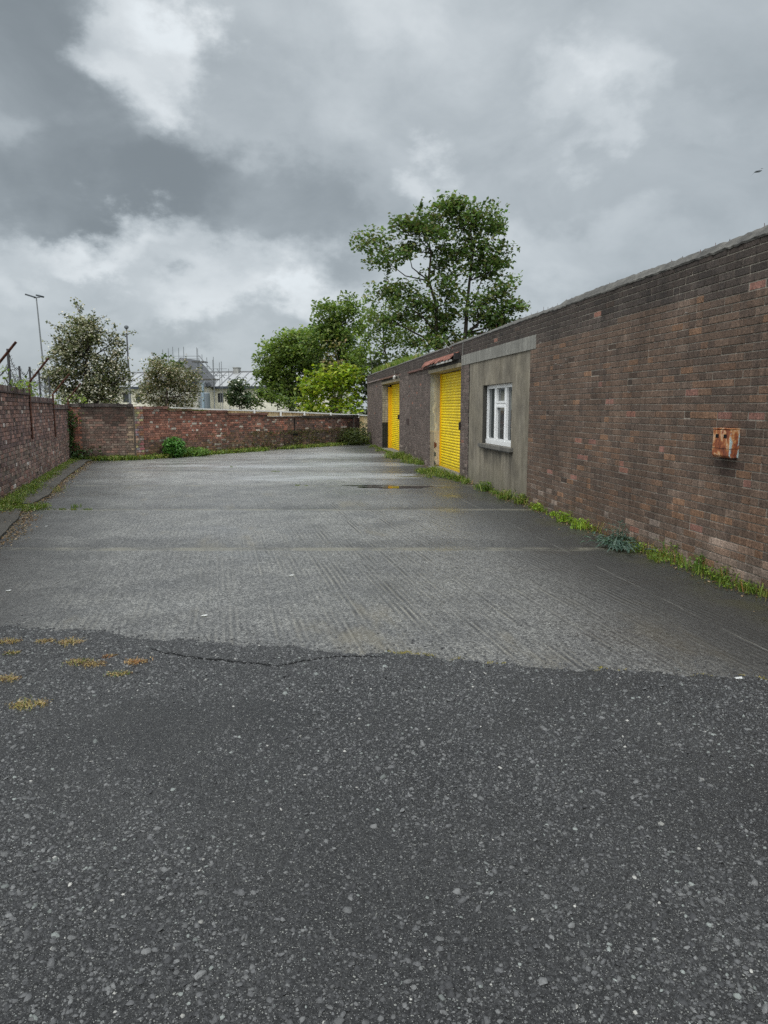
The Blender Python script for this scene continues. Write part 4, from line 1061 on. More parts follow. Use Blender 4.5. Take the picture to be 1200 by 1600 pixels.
q = MB(); cream = (.70, .66, .55); xx = x0
for (a, b_) in wl:
    q.box(xx, a, 0, .3, 0, EZ, cream); q.box(a, b_, .0, .3, 0, wz0, cream); q.box(a, b_, .0, .3, wz1, EZ, cream); xx = b_
q.box(xx, x1, 0, .3, 0, EZ, cream); q.box(x0, x1, 8.7, 9, 0, EZ, cream); q.box(x0, x0 + .3, .31, 8.69, 0, EZ, cream); q.box(x1 - .3, x1, .31, 8.69, 0, EZ, cream)
q.build('wall', M['stone'], fb)
for (a, b_) in wl:
    p = MB(); p.box(a, b_, .16, .2, wz0, wz1, (.03, .035, .04)); p.box(a, a + .06, .10, .155, wz0, wz1, (.05, .05, .05)); f_ = p.build('window', M['plastic'], fb)
q = MB(); rc = (.36, .365, .365)
q.quadmesh([(x0 - .3, -.4, EZ), (x1 + .3, -.4, EZ), (x1 + .3, 4.5, RZ), (x0 - .3, 4.5, RZ), (x0 - .3, 9.4, EZ), (x1 + .3, 9.4, EZ)], [(0, 1, 2, 3), (3, 2, 5, 4)], rc)
xx = x0 - .2; k = 0
rr = Rnd(3)
while xx < x1:
    q.obox((xx, -.42, EZ + .03), (xx, 4.5, RZ + .03), .10, .08, (.24, .24, .25) if k % 2 else (.31, .31, .31)); xx += .95; k += 1
q.box(x0, x1, 4.42, 4.58, RZ, RZ + .12, (.22, .22, .22))
q.build('roof', M['metal'], fb)
q = MB(); q.box(x0 - .3, x1 + .3, -.5, -.36, EZ - .26, EZ - .02, (.05, .06, .075)); q.build('gutter', M['metal'], fb)
for (pa, pb, zt) in ((390.5, 399.5, 1.05), (333, 341, .45)):
    a, b_ = fbl(pa, 600)[0] + .9, fbl(pb, 600)[0] + .9
    q = MB(); q.box(a, b_, 4.0, 4.9, RZ - .5, RZ + zt, (.30, .30, .28)); q.box(a - .06, b_ + .06, 3.94, 4.96, RZ + zt, RZ + zt + .1, (.24, .24, .22)); q.build('chimney', M['stone'], fb)
# projecting gabled wing under repair
ga, gb = fbl(272, 600)[0], fbl(338, 600)[0]; gm = (ga + gb) / 2; GZ = 7.0
q = MB(); q.quadmesh([(ga + .4, -3, 0), (gb - .4, -3, 0), (gb - .4, -3, EZ), (gm, -3, GZ - .5), (ga + .4, -3, EZ)], [(0, 1, 2, 3, 4)], (.42, .40, .35)); q.quadmesh([(gb - .4, -3, 0), (gb - .4, 0, 0), (gb - .4, 0, EZ), (gb - .4, -3, EZ)], [(0, 1, 2, 3)], cream)
q.box(gm + .3, gb - 1.0, -3.03, -3.005, 4.0, 5.3, (.05, .06, .08)); q.build('gable', M['stone'], fb)
q = MB(); q.obox((gm, -1, GZ), (gb, -1, EZ - .1), 5.0, .14, (.10, .10, .105)); q.obox((gm, -1, GZ), (ga, -1, EZ - .1), 5.0, .14, (.12, .12, .125))
q.obox((gm, -3.55, GZ - .12), (gb, -3.55, EZ - .25), .06, .3, (.25, .25, .25)); q.build('gable_roof', M['metal'], fb)

sf_o = at(310, 620, 76); sf = empty('scaffold', (sf_o.x, sf_o.y, 0), 0); tag(sf, 'grey tube scaffolding around the gable of the far cream building', 'scaffold')
sp = 76 / FPX
def sx(px): return (px - 310) * sp
def sz(py): return EYE + (HOR - py) * sp
poles = [(258, 549), (261, 546), (273.4, 545), (277, 545), (290, 545), (306.6, 546), (310, 546), (313, 555), (325, 561), (329.5, 563), (335, 560), (339.6, 567), (347, 567), (353.8, 577)]
gry = (.20, .21, .22)
for i, (px, py) in enumerate(poles):
    q = MB(); dy_ = (0, 1.3)[i % 2]; q.tube([(sx(px), dy_, 0), (sx(px), dy_, sz(py))], .03, 6, gry); q.build('upright', M['metal'], sf)
for (xa, xb, py) in ((258, 316, 559), (273, 314, 563), (300, 318, 568.5), (318, 356, 578), (322, 356, 583), (325, 356, 588), (306, 338, 595.5), (306, 340, 598), (300, 330, 575), (303, 325, 583), (306, 338, 612)):
    q = MB(); q.tube([(sx(xa), -.06, sz(py)), (sx(xb), -.06, sz(py))], .024, 6, gry); q.build('ledger', M['metal'], sf)
for (a, b_) in (((313, 558), (341, 590)), ((313, 564), (340, 596)), ((306, 570), (338, 600)), ((340, 578), (352, 592))):
    q = MB(); q.tube([(sx(a[0]), -.1, sz(a[1])), (sx(b_[0]), -.1, sz(b_[1]))], .035, 6, gry); q.build('brace', M['metal'], sf)
for (xa, xb, py) in ((306, 339, 594.5), (302, 322, 568)):
    q = MB(); q.box(sx(xa), sx(xb), -.1, 1.3, sz(py), sz(py) + .1, (.10, .095, .085)); q.build('platform', M['wood'], sf)

# round grey tank and hooded lamp standing behind the wall
tk_o = at(320, 622, 46); sp = 46 / FPX
q = MB(); r_ = 8.0 * sp
pr = [(0, 0), (0, EYE + (HOR - 616) * sp), (0, EYE + (HOR - 614) * sp)]
q.tube([(0, 0, 0), (0, 0, EYE + (HOR - 615.5) * sp), (0, 0, EYE + (HOR - 614) * sp)], [r_, r_, r_ * .9], 28, (.22, .25, .28))
tk = q.build('storage_tank', M['metal']); tk.location = (tk_o.x, 46, 0); tag(tk, 'round blue grey tank behind the far wall beside the lamp post', 'tank')
lo = at(317.5, 620, 40); sp = 40 / FPX
lamp = empty('street_lamp', (lo.x, 40, 0)); tag(lamp, 'short blue grey lamp post with hooded lamp in front of the round tank', 'street lamp')
zt = EYE + (HOR - 601) * sp
q = MB(); q.tube([(0, 0, 0), (0, 0, zt)], [.09, .075], 10, (.28, .36, .42)); q.build('post', M['metal'], lamp)
q = MB(); q.tube([(0, 0, zt), (.12, 0, zt + .10), (.26, 0, zt + .05)], .03, 8, (.25, .3, .33)); q.build('arm', M['metal'], lamp)
q = MB(); q.tube([(.14, 0, zt + .10), (.26, 0, zt + .03), (.36, 0, zt - .14)], [.05, .13, .15], 12, (.04, .045, .05)); q.build('lamp_shade', M['metal'], lamp)

# tall twin floodlight mast
D = 58; sp = D / FPX; o = at(66, 600, D); zt = EYE + (HOR - 473) * sp
mast = empty('floodlight_mast', (o.x, D, 0)); tag(mast, 'tall thin grey mast with two floodlights rising above the hawthorn', 'lamp post')
q = MB(); q.tube([(.35, 0, 0), (0, 0, zt)], [.08, .045], 8, (.20, .21, .22)); q.build('pole', M['metal'], mast)
q = MB(); q.tube([(-.2, 0, zt + .02), (.28, 0, zt + .06)], .04, 6, (.12, .13, .14)); q.build('bracket', M['metal'], mast)
for (a, b_) in (((-.80, 0, zt + .27), (-.08, 0, zt + .05)), ((-.16, .6, zt + .30), (.33, .3, zt + .14))):
    q = MB(); q.obox(a, b_, .34, .12, (.07, .08, .09)); q.build('floodlight', M['metal'], mast)
# slim pole with ball finial right of the hawthorn
D = 34; sp = D / FPX; o = at(203, 620, D); zt = EYE + (HOR - 518) * sp
pl = empty('flag_pole', (o.x, D, 0)); tag(pl, 'slim grey pole with small cap standing right of the big hawthorn', 'pole')
q = MB(); q.tube([(0, 0, 0), (0, 0, zt * .66)], .06, 8, (.24, .25, .26)); q.tube([(0, 0, zt * .66), (0, 0, zt)], [.045, .03], 8, (.10, .10, .11)); q.build('pole', M['metal'], pl)
q = MB(); q.tube([(0, 0, zt - .02), (0, 0, zt + .03), (0, 0, zt + .1), (0, 0, zt + .16)], [.04, .10, .10, .03], 10, (.12, .13, .14)); q.build('cap', M['metal'], pl)

# timber fence beyond the far wall
fn = empty('timber_fence', (0, 0, 0)); tag(fn, 'pale yellow timber board fence with white rails behind the far wall', 'fence')
def fpt(px):      # fence runs roughly parallel to the wall, a few metres behind
    f = (px - 262) / (590 - 262); D_ = 29.5 + f * 8.5; return D_
def ftop(px): return float(np.interp(px, [262, 320, 420, 480, 590], [636.2, 638.5, 641.5, 644, 649]))
n_b = 120; bd = MB(); rr = Rnd(31); pxs = np.linspace(268, 590, n_b + 1)
bmat = [(.62, .44, .22), (.68, .50, .27), (.55, .38, .19), (.70, .54, .32)]
for i in range(n_b):
    pa, pb = pxs[i], pxs[i + 1]; A = at(pa, ftop(pa) + 1.6, fpt(pa)); B = at(pb, ftop(pb) + 1.6, fpt(pb)); B = A.lerp(B, .93)
    k = rr.uniform(.8, 1.15); c = tuple(x_ * k for x_ in rr.choice(bmat)); dd = Vector((0, .02, 0))
    bd.quadmesh([(A.x, A.y, 0), (B.x, B.y, 0), B, A, (A.x, A.y + .02, 0), (B.x, B.y + .02, 0), B + dd, A + dd], [(0, 1, 2, 3), (7, 6, 5, 4), (3, 2, 6, 7), (1, 5, 6, 2), (0, 3, 7, 4)], c)
bd.build('board_panel', M['wood'], fn)
wht = (.70, .69, .65)
for (pa, pb) in ((268, 312), (313, 398), (399, 439), (440, 476), (477, 517), (518, 560), (561, 590)):
    q = MB(); A = at(pa, ftop(pa) + .8, fpt(pa)); B = at(pb, ftop(pb) + .8, fpt(pb)); q.obox(A - Vector((0, .06, 0)), B - Vector((0, .06, 0)), .09, .06, wht); q.build('rail', M['paint'], fn)
for px in (398, 439, 476, 517, 560):
    q = MB(); A = at(px, ftop(px) - 1.2, fpt(px)); q.box(A.x - .045, A.x + .045, A.y - .13, A.y - .03, 0, A.z, wht); q.build('post', M['paint'], fn)
# dark hedge filling the gap at the end of the wall
make_plant('hedge_bush', 'dark overgrown bush in the gap between the far wall and the building', 'bush',
    [(566, 672, 12, 16), (574, 680, 12, 14), (562, 690, 10, 8)], 34.2, 567, DK, .14, 60, .05, 61, csig=.18)

# barbed wire fence behind the left wall
bf = empty('barbed_fence', (0, 0, 0)); tag(bf, 'barbed wire fence on thin dark posts behind the left wall', 'fence')
bp = [(-24, 540, 12.0), (12, 545, 14), (30, 572, 18), (46, 573, 18.8), (60.5, 579, 21.5), (76, 588, 24)]
bpts = []
for (px, py, D_) in bp:
    A = at(px, py, D_); bpts.append(A)
    q = MB(); q.obox((A.x, A.y, 0), A, .038, .038, (.05, .05, .052)); q.build('post', M['metal'], bf)
rr = Rnd(5)
for hgt in (.03, .30, .62):
    q = MB()
    for a, b_ in zip(bpts[:-1], bpts[1:]):
        n_ = 14; pts = []
        for j in range(n_ + 1):
            f = j / n_; p = a.lerp(b_, f); p.z -= hgt + .18 * math.sin(math.pi * f) + rr.uniform(-.02, .02); pts.append(p)
        q.tube(pts, .007, 4, (.06, .06, .06), cap=False)
        for p in pts[1:-1]: q.tube([p + Vector((-.03, 0, -.03)), p + Vector((.03, 0, .03))], .005, 3, (.06, .06, .06), cap=False)
    q.build('barbed_wire', M['metal'], bf)
q = MB(); pts = []
for a, b_ in zip(bpts[1:-1], bpts[2:]):
    for j in range(50):
        f = j / 50; p = a.lerp(b_, f); an = f * 2 * math.pi * 6; p = p + Vector((.05 * math.cos(an), .1 * math.cos(an), -.34 - .14 * math.sin(math.pi * f) + .10 * math.sin(an))); pts.append(p)
q.tube(pts, .006, 3, (.05, .05, .05), cap=False); q.build('wire_coil', M['metal'], bf)

# bird
bo = at(1184, 268, 60); bd_ = MB(); s_ = 60 / FPX
bd_.tube([(-.25, .10, -.05), (-.12, .05, 0), (.1, -.02, .01), (.28, -.1, .05)], [.015, .07, .08, .02], 8, (.10, .11, .12))
for sg_, tipx, tipz in ((-1, -.52, -.38), (1, .50, .27)):
    bd_.quadmesh([(0, -.08, .03), (0, .10, .03), (tipx * .5, .10, tipz * .45 + .09), (tipx * .5, -.10, tipz * .45 + .09), (tipx, .12, tipz)], [(0, 1, 2, 3), (3, 2, 4)], (.12, .13, .14))
br = bd_.build('seagull', M['stone']); br.location = bo; tag(br, 'gull gliding in the grey sky at the right edge', 'bird')

# ------------------------------------------------------------------ weeds, grass and litter
def tufts(name, label, cat, centers, pal, blade_n, h, spread, w=.008, lean=.8, kind='stuff', group=None, seed=1, leafpal=None, leaf_n=0, leaf_s=.03, leaf_h=.06):
    """centers: (x,y,z,scale)"""
    rg = np.random.default_rng(seed); parts = []
    for (x_, y_, z_, s_) in centers:
        n_ = max(3, int(blade_n * s_)); r = rg.normal(size=(n_, 2)) * spread * s_
        P = np.column_stack([x_ + r[:, 0], y_ + r[:, 1], np.full(n_, z_)])
        parts.append(blades(n_, P, h * s_, w, lean, pal, rg))
        if leaf_n:
            m_ = int(leaf_n * s_); r = rg.normal(size=(m_, 2)) * spread * s_ * 1.1
            P = np.column_stack([x_ + r[:, 0], y_ + r[:, 1], z_ + rg.random(m_) * leaf_h * s_ + .008])
            V, C = leaves(P, leaf_s, rg, leafpal or pal, 1.1, .6)
            Fq = np.arange(len(V)).reshape(-1, 4); F = np.concatenate([Fq[:, [0, 1, 2]], Fq[:, [0, 2, 3]]]); parts.append((V, F, np.concatenate([C, C])))
    V, F, C = join(parts)
    o = npmesh(name, V, 3, C, M['grass'], F=F); tag(o, label, cat, group, kind); return o

rr = Rnd(101); cs = []
u = -1.2
while u < 9.9:
    dn = .5 + .5 * math.sin(u * 2.9) * math.sin(u * 1.13 + 1)
    if rr.random() < -.05 + .75 * dn or (u < 2.2 and rr.random() < .7):
        p = bw(-abs(rr.gauss(0, .07)) - .03, u, .0); cs.append((p.x, p.y, 0, rr.uniform(.35, .8) + (.30 if u < 2.3 else 0) * rr.random()))
    u += rr.uniform(.05, .13)
tufts('wall_weeds', 'green weeds and grass along the foot of the building by the window', 'weeds', cs, GREEN + YGRN[:2], 34, .13, .055, .009, .8, seed=2, leaf_n=30, leaf_s=.028, leaf_h=.10, leafpal=[(.13, .20, .03), (.20, .28, .03), (.08, .14, .02)])
cs = []
for k in range(46): p = bw(-abs(rr.gauss(0, .05)) - .03, rr.choice((rr.uniform(-1, 2.5), rr.uniform(2, 10)))); cs.append((p.x, p.y, 0, rr.uniform(.5, 1.1)))
tufts('dead_grass', 'dry straw coloured stems standing among the green weeds beside the building', 'grass', cs, DRY + YGRN[:1], 8, .24, .05, .005, 1.0, seed=44)
# dead leaves among them
def litter(name, label, pts, size, pal, seed):
    rg = np.random.default_rng(seed); P = np.array(pts); V, C = leaves(P, size, rg, pal, 1.0, 1.6); tag(npmesh(name, V, 4, C, M['petal']), label, 'leaf litter', kind='stuff')
pts = []
for k in range(1500):
    u = rr.uniform(-1, 17); p = bw(-abs(rr.gauss(0, .13)) - .02, u, .006 + rr.random() * .012); pts.append(tuple(p))
litter('leaf_litter', 'brown dead leaves lying under the weeds beside the building', pts, .028, BRN, 3)
# individually recognisable plants along the building
def plant(px, py, s_, label, kindn, pal, n_, h, leaf_s, seed, w=.014, lean=.7, cat='weed', leafn=0):
    r = ray(px, py); t_ = -EYE / r[2]; x_, y_ = r[0] * t_, r[1] * t_
    o = tufts(kindn, label, cat, [(0, 0, 0, s_)], pal, n_, h, .06, w, lean, kind=None, seed=seed, leaf_n=leafn, leaf_s=leaf_s, leaf_h=h * .8)
    o.location = (x_, y_, .002); return o
LIME = [(.22, .33, .03), (.28, .38, .04), (.16, .26, .025)]
GL = 'weeds along the foot of the building'
for (px, py, s_, h, lab, nm, pal, ls) in (
    (1150, 908, 1.2, .15, 'bushy grass clump nearest the camera at the foot of the brick wall', 'grass_clump', GREEN, .04),
    (1103, 893, 1.2, .17, 'large arching dark green grass clump left of the nearest one', 'grass_clump', [(.08, .15, .025), (.11, .19, .03), (.16, .24, .05)], .03),
    (1062, 876, 1.2, .19, 'tall bright green weed clump below the rusty box', 'grass_clump', GREEN + LIME[:1], .045),
    (1030, 866, .9, .12, 'small yellowish weed right of the grey thistle', 'weed_plant', YGRN, .04),
    (906, 826, .9, .17, 'lime green upright fern right of the smaller lime one', 'fern', LIME, .05),
    (881, 815, .95, .18, 'lime green fern left of the thistle, below the brick wall', 'fern', LIME, .05),
    (866, 806, .7, .11, 'small lime weed beside the pale patch on the wall foot', 'weed_plant', LIME, .04),
    (840, 797, .9, .14, 'lime green weed at the right edge of the concrete panel', 'weed_plant', LIME, .05),
    (815, 787, 1.2, .16, 'leafy weed at the foot of the concrete panel below the window', 'weed_plant', YGRN + GREEN, .05),
    (790, 780, 1.2, .17, 'bushy yellow green weed under the right side of the window', 'weed_plant', YGRN + GREEN, .05),
    (757, 767, 1.2, .18, 'bushy green weed under the left side of the window', 'weed_plant', GREEN, .05)):
    o = plant(px, py, s_, lab, nm, pal, 70, h, ls, int(px), leafn=50); tag(o, group=GL)
# grey green thistle
r = ray(963, 856); t_ = -EYE / r[2]; tx_, ty_ = r[0] * t_, r[1] * t_
th_ = empty('thistle', (tx_, ty_, 0)); tag(th_, 'dark grey green thistle with spiky drooping leaves at the foot of the brick wall', 'thistle')
rg = np.random.default_rng(9); parts = []
q = MB(); TH = [(.10, .16, .13), (.14, .20, .16), (.07, .12, .09)]
for (a, b_, hh) in ((.06, .08, .30), (.16, .2, .26), (-.03, .15, .24), (.1, -.05, .2)):
    pts = [Vector((0, 0, 0)), Vector((a * .5, b_ * .5, hh * .6)), Vector((a, b_, hh))]; q.tube(pts, [.008, .006, .003], 5, (.12, .16, .11))
    for j in range(26):
        f = rg.random(); p = Vector(pts[0]).lerp(Vector(pts[2]), f) + Vector((0, 0, .02)); an = rg.uniform(0, 6.28); L_ = rg.uniform(.05, .11) * (1.1 - .5 * f)
        dr = Vector((math.cos(an), math.sin(an), .25)); e = p + dr * L_; sdv = Vector((-math.sin(an), math.cos(an), 0)) * L_ * .16; e2 = e + Vector((dr.x, dr.y, -1.2)) * L_ * .35
        q.quadmesh([p, p.lerp(e, .6) + sdv, e, p.lerp(e, .6) - sdv, e2], [(0, 1, 2, 3), (1, 4, 3)], TH[rg.integers(0, 3)])
for k in range(150):
    an = rg.uniform(0, 6.28); rr_ = abs(rg.normal()) * .13; p = Vector((math.cos(an) * rr_, math.sin(an) * rr_ * 1.8, .03 + .07 * rg.random())); L_ = rg.uniform(.06, .13)
    an2 = an + rg.normal() * .5; dr = Vector((math.cos(an2), math.sin(an2), .1)); e = p + dr * L_; sdv = Vector((-math.sin(an2), math.cos(an2), 0)) * L_ * .17; e2 = e + Vector((dr.x, dr.y, -1.0)) * L_ * .3
    q.quadmesh([p, p.lerp(e, .6) + sdv + Vector((0, 0, .012)), e, p.lerp(e, .6) - sdv + Vector((0, 0, .012)), e2], [(0, 1, 2), (0, 2, 3), (1, 4, 3)], TH[rg.integers(0, 3)])
q.build('foliage', M['grass'], th_)

# moss bank and weeds in front of the shutters
rr = Rnd(55); cs = []
for k in range(85):
    u = rr.choice((rr.gauss(10.3, .3), rr.gauss(11.7, .35), rr.uniform(9.9, 13.5))); w_ = -abs(rr.gauss(.0, .16)) - .05 - .35 * rr.random() * math.exp(-((u - 11.6) / .7) ** 2); cs.append((*bw(w_, u)[:2], 0, rr.uniform(.25, .85)))
for k in range(60): u = (rr.gauss(14.9, .35) if rr.random() < .3 else rr.gauss(17.3, .6)); w_ = -abs(rr.gauss(0, .17)) - .03; cs.append((*bw(w_, u)[:2], 0, rr.uniform(.4, 1.15)))
for k in range(45): u = rr.uniform(18.7, 27.6); w_ = -abs(rr.gauss(0, .2)) - .03; cs.append((*bw(w_, u)[:2], 0, rr.uniform(.2, .6)))
tufts('shutter_weeds', 'patchy weeds growing in front of the two yellow shutters', 'weeds', cs, YGRN + GREEN, 34, .23, .08, .014, .8, seed=6, leaf_n=34, leaf_s=.045, leaf_h=.09)
mm = MB(); rr = Rnd(19)
for (cx_, cy_, ax, ay, n_) in ((*bw(-.50, 11.4)[:2], .42, .22, 40), (*bw(-.95, 11.0)[:2], .45, .10, 30), (*bw(-.25, 17.0)[:2], .22, .35, 30)):
    ring = [(cx_ + ax * math.cos(6.283 * k / n_) * rr.uniform(.75, 1.15), cy_ + ay * math.sin(6.283 * k / n_) * rr.uniform(.75, 1.15), .003) for k in range(n_)]
    mm.quadmesh([(cx_, cy_, .022)] + ring, [(0, k + 1, (k + 1) % n_ + 1) for k in range(n_)], (.085, .078, .035))
tag(mm.build('moss', M['mortar']), 'mossy soil patches beside the shutter thresholds', 'moss', kind='stuff')

# left side verge
rr = Rnd(61); cs = []
for k in range(420):
    y_ = rr.uniform(8.0, 21.8); w_ = .03 + abs(rr.gauss(0, .11)) + (.10 if 10.3 < y_ < 13.6 else 0) * rr.random(); s_ = rr.uniform(.4, .95) * (1.15 if 10.6 < y_ < 14 else .8)
    if y_ < 10.3 and rr.random() < .55: continue
    cs.append((wx(y_) + w_, y_, .05, s_))
for k in range(70): y_ = 11.2 + rr.gauss(0, .2); f = rr.random(); cs.append((wx(11.2) + f * .75, y_, .01, rr.uniform(.4, .8)))
tufts('verge_weeds', 'grass and weeds along the foot of the left wall', 'weeds', cs, GREEN + YGRN + [(.26, .27, .13)], 26, .14, .07, .010, .9, seed=12, leaf_n=22, leaf_s=.035, leaf_h=.08)
cs = [(kx(y_) + rr.uniform(-.05, .12), y_, .005, rr.uniform(.3, .8)) for y_ in (13.4, 13.55, 13.7, 13.8, 14.0, 14.1, 14.3, 16.6, 17.8, 19.0)]
tufts('kerb_tufts', 'straggly dry weeds along the kerb edge by the left wall', 'weeds', cs, YGRN + DRY[:2], 26, .16, .08, .008, .9, seed=13, leaf_n=20, leaf_s=.03, leafpal=BRN + YGRN)
pts = []
for k in range(2600):
    y_ = rr.uniform(7.6, 21.5); x_ = kx(y_) + rr.gauss(.02, .09) + (.10 if 8.5 < y_ < 10.6 else 0); pts.append((x_, y_, .01 + .02 * rr.random()))
for k in range(700): y_ = rr.uniform(8, 21); pts.append((wx(y_) + abs(rr.gauss(.1, .25)), y_, .066 + .01 * rr.random()))
litter('leaf_litter', 'brown dead leaves blown along the kerb under the left wall', pts, .035, BRN + [(.34, .26, .16)], 14)
o = plant(120, 793, .8, 'small grass tuft with long stalks in the joint near the left kerb', 'grass_tuft', GREEN, 60, .10, .02, 5, w=.008)
# far wall foot
rr = Rnd(71); cs = []
for k in range(60): p = f1w(rr.uniform(0, 1.9), .03 + abs(rr.gauss(0, .13)), 0); cs.append((p.x, p.y, 0, rr.uniform(.5, 1.1)))
for k in range(210):
    u = rr.uniform(.2, 12.2)
    if 5.2 < u < 6.6 and rr.random() < .8: continue
    p = f2w(u, .03 + abs(rr.gauss(0, .14)), 0); cs.append((p.x, p.y, 0, rr.uniform(.5, 1.15)))
tufts('wall_foot_weeds', 'yellow green weeds along the foot of the far wall', 'weeds', cs, YGRN + GREEN, 24, .20, .12, .022, .7, seed=15, leaf_n=26, leaf_s=.07, leaf_h=.12)
def bush_at(P, label, rx, rz, n_, pal, size, nm, cat, seed, ry=None):
    rg = np.random.default_rng(seed); U = rg.normal(size=(n_, 3)); U /= np.linalg.norm(U, axis=1)[:, None]; U *= (rg.random(n_) ** .4)[:, None]
    Pn = U * np.array((rx, ry or rx, rz)) + np.array((0, 0, rz * .85)); Pn[:, 2] = np.abs(Pn[:, 2]); V, C = leaves(Pn, size, rg, pal, 1.1, .5)
    o = npmesh(nm, V, 4, C, M['grass']); o.location = P; tag(o, label, cat); return o
bush_at(f2w(11.0, .35, 0), 'round bright green nettle clump at the foot of the red wall', .38, .38, 1300, [(.08, .20, .045), (.11, .25, .05), (.06, .15, .03)], .085, 'nettle_clump', 'nettles', 21)
bush_at(f2w(10.1, .25, 0), 'lower green weeds right of the nettle clump', .55, .17, 900, [(.09, .18, .035), (.13, .21, .04)], .07, 'low_weeds', 'weeds', 22)
bush_at(f2w(.9, .3, 0), 'dark brambles heaped at the right end of the far wall', .9, .42, 1900, [(.045, .065, .02), (.07, .09, .03), (.10, .12, .03)], .08, 'bramble', 'brambles', 23)
bush_at(bw(-.3, 27.3), 'grass heap at the far corner of the brick building', .5, .2, 700, YGRN, .09, 'grass_heap', 'weeds', 24)
# ivy in the left corner
rg = np.random.default_rng(33); n_ = 1900; f = rg.random(n_) ** 1.5; zz_ = f * 1.55
base = np.array((LC.x + .22, LC.y - .75, 0)); sprd = np.where(zz_ < .45, .34, .12 + .06 * np.sin(zz_ * 6))
P = np.column_stack([rg.normal(size=n_) * sprd + zz_ * -.02, rg.normal(size=n_) * .25, zz_])
V, C = leaves(P, .085, rg, [(.045, .085, .03), (.07, .12, .035), (.03, .055, .02)], 1.2, .2)
o = npmesh('ivy', V, 4, C, M['leaf']); o.location = tuple(base); tag(o, 'dark ivy climbing the far left corner of the yard', 'ivy')
# moss and creepers on the far wall
cs = []; parts = []; rg = np.random.default_rng(35); P = []
for k in range(2300):
    u = rg.uniform(.2, 12.0); z = abs(rg.normal()) * .22 + .1 + (.25 * math.sin(u * 2.1) if u < 6 else 0)
    if rg.random() < .35: z = .66 + rg.normal() * .05
    if u > 7 and rg.random() < .75: continue
    P.append(tuple(f2w(u, .015 + rg.random() * .03, max(.03, z))))
for k in range(500): u = rg.uniform(9.2, 11.0); P.append(tuple(f2w(u, -.05 + rg.random() * .1, 1.56 + rg.random() * .05 - (11 - u) * .04)))
V, C = leaves(np.array(P), .05, rg, [(.12, .13, .035), (.16, .15, .05), (.08, .085, .03)], 1.1, 0)
tag(npmesh('wall_moss', V, 4, C, M['grass']), 'moss and creeper patches clinging to the red far wall', 'moss', kind='stuff')

# dry grass tufts on the tarmac
DRY = [(.40, .31, .14), (.46, .35, .17), (.30, .22, .10), (.28, .26, .09), (.36, .22, .09)]
G = 'dry grass tufts growing through the tarmac'
for i, (px, py, s_, lab, pal) in enumerate((
    (45, 1103, 1.15, 'straw coloured grass tuft lying nearest the camera on the left', DRY + YGRN[:1]),
    (8, 1062, .9, 'orange dry tuft cut by the left picture edge, below two others', DRY),
    (14, 1008, .9, 'orange dry tuft at the left edge beside the concrete', DRY),
    (20, 1022, .6, 'small greenish tuft just below the topmost left tuft', YGRN),
    (72, 1009, .7, 'flat dry tuft left of the largest tuft by the concrete edge', DRY),
    (110, 1011, 1.0, 'bright orange tuft right at the concrete edge', DRY),
    (125, 1036, 1.0, 'orange and green tuft in the middle of the group', DRY + YGRN),
    (148, 1040, .9, 'brown spreading tuft right of the orange and green one', DRY[:3] + BRN),
    (185, 1054, .8, 'low yellow green tuft lowest of the middle row', YGRN + DRY[:1]),
    (214, 1038, .8, 'reddish dry tuft furthest right of the group', [(.42, .20, .08), (.5, .3, .13)]),
    (171, 1030, .5, 'tiny reddish sprig above the low green tuft', [(.42, .20, .10)]))):
    r = ray(px, py); t_ = -(EYE - .012) / r[2]; x_, y_ = r[0] * t_, r[1] * t_
    o = tufts('dry_grass_tuft', lab, 'grass tuft', [(0, 0, 0, s_), (.05 * s_, .01, 0, s_ * .7), (-.05 * s_, .0, 0, s_ * .7)], pal, 70, .032, .030, .0038, 1.6, kind=None, group=G, seed=200 + i, leaf_n=40, leaf_s=.012, leaf_h=.008, leafpal=BRN + DRY[:2])
    o.location = (x_, y_, float(asph_z(np.array(x_), np.array(y_))) - .002)
rr = Rnd(88); cs = []
for (xa, xb, n_) in ((.02, .33, 26), (.62, .76, 9), (1.25, 1.55, 16), (1.75, 2.0, 10), (2.15, 2.5, 14), (.4, .55, 3)):
    for k in range(n_): x_ = rr.uniform(xa, xb); cs.append((x_, float(edge_y(x_)) + rr.uniform(-.012, .02), .006, rr.uniform(.3, .9)))
tufts('seam_moss', 'yellow moss in the seam between tarmac and concrete', 'moss', cs, [(.30, .25, .06), (.22, .21, .05), (.38, .30, .10)], 26, .014, .016, .004, 1.2, seed=77)
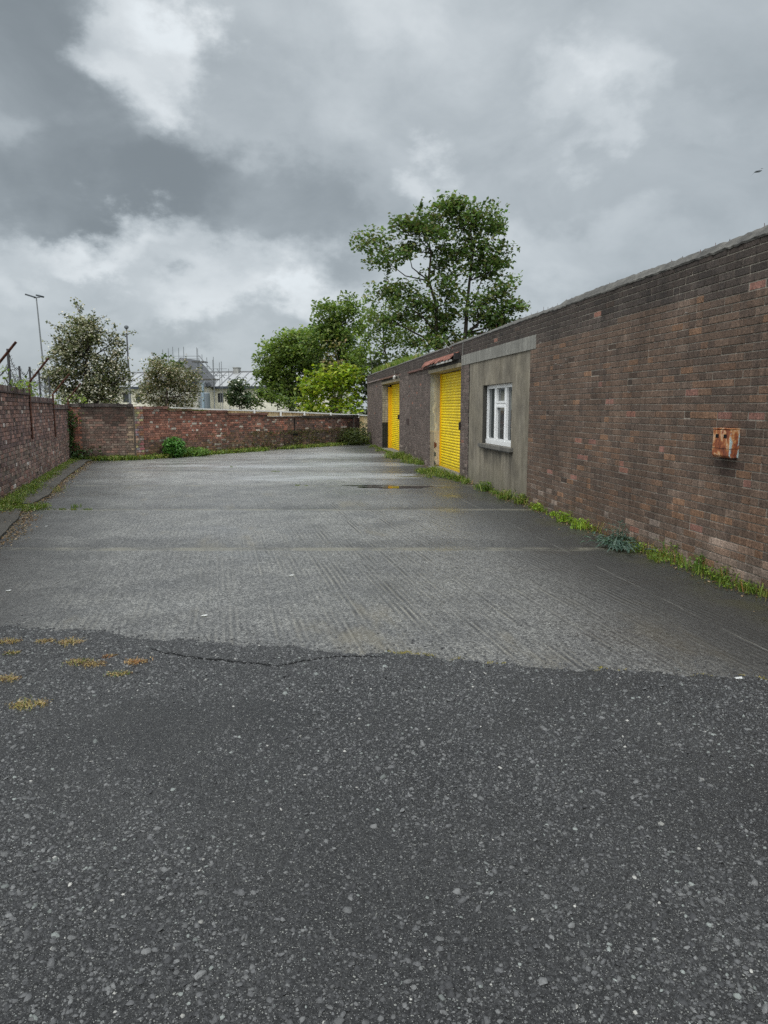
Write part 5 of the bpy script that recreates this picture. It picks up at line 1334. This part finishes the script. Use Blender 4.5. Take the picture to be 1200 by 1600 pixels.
# joint weeds
cs = []
for (x0_, x1_, y_, n_) in ((-5.5, -4.6, 11.2, 24), (-2.9, -2.6, 18.1, 6), (-1.9, -1.6, 14.75, 5), (-4.2, -4.0, 19.5, 6)):
    for k in range(n_): cs.append((rr.uniform(x0_, x1_), y_ + rr.gauss(0, .015), .002, rr.uniform(.3, .7)))
tufts('joint_weeds', 'small weeds rooted in the concrete joints', 'weeds', cs, YGRN + GREEN, 20, .05, .03, .008, .9, seed=78)

# puddles
def puddle(cx_, cy_, ax, ay, seed, label, rot=0):
    rr = Rnd(seed); n_ = 60; ph_ = [rr.uniform(0, 6.28) for _ in range(5)]; q = MB(); ring = []
    for k in range(n_):
        a = 6.28318 * k / n_; r_ = 1 + .22 * math.sin(2 * a + ph_[0]) + .16 * math.sin(3 * a + ph_[1]) + .11 * math.sin(5 * a + ph_[2]) + .09 * math.sin(9 * a + ph_[3]) + .05 * math.sin(17 * a + ph_[4])
        ring.append((ax * r_ * math.cos(a), ay * r_ * math.sin(a), 0))
    q.quadmesh([(0, 0, 0)] + ring, [(0, k + 1, (k + 1) % n_ + 1) for k in range(n_)], (.02, .02, .02))
    o = q.build('puddle', M['water']); o.location = (cx_, cy_, .004); tag(o, label, 'puddle', kind='structure')
puddle(.28, 14.45, .62, .26, 1, 'shallow puddle reflecting a yellow shutter')
puddle(-.35, 14.75, .5, .09, 2, 'thin strip of water in the joint left of the shutter reflection')

# bits of white litter on the ground
for i, (px, py, lab) in enumerate(((72, 823, 'white scrap lying near the left kerb'), (455, 900, 'small white scrap on the ribbed concrete'), (319, 963, 'white scrap left of centre near the tarmac edge'), (13, 924, 'pale scrap at the left picture edge'), (1153, 1065, 'white paper scrap on the seam at the right'))):
    r = ray(px, py); t_ = -EYE / r[2]; q = MB(); q.quadmesh([(-.022, -.008, 0), (.02, -.012, .003), (.026, .01, .008), (-.015, .013, .002)], [(0, 1, 2, 3)], (.62, .62, .60))
    o = q.build('paper_scrap', M['petal']); o.location = (r[0] * t_, r[1] * t_, .02 if py > 1030 else .006); tag(o, lab, 'litter', 'white scraps on the ground')
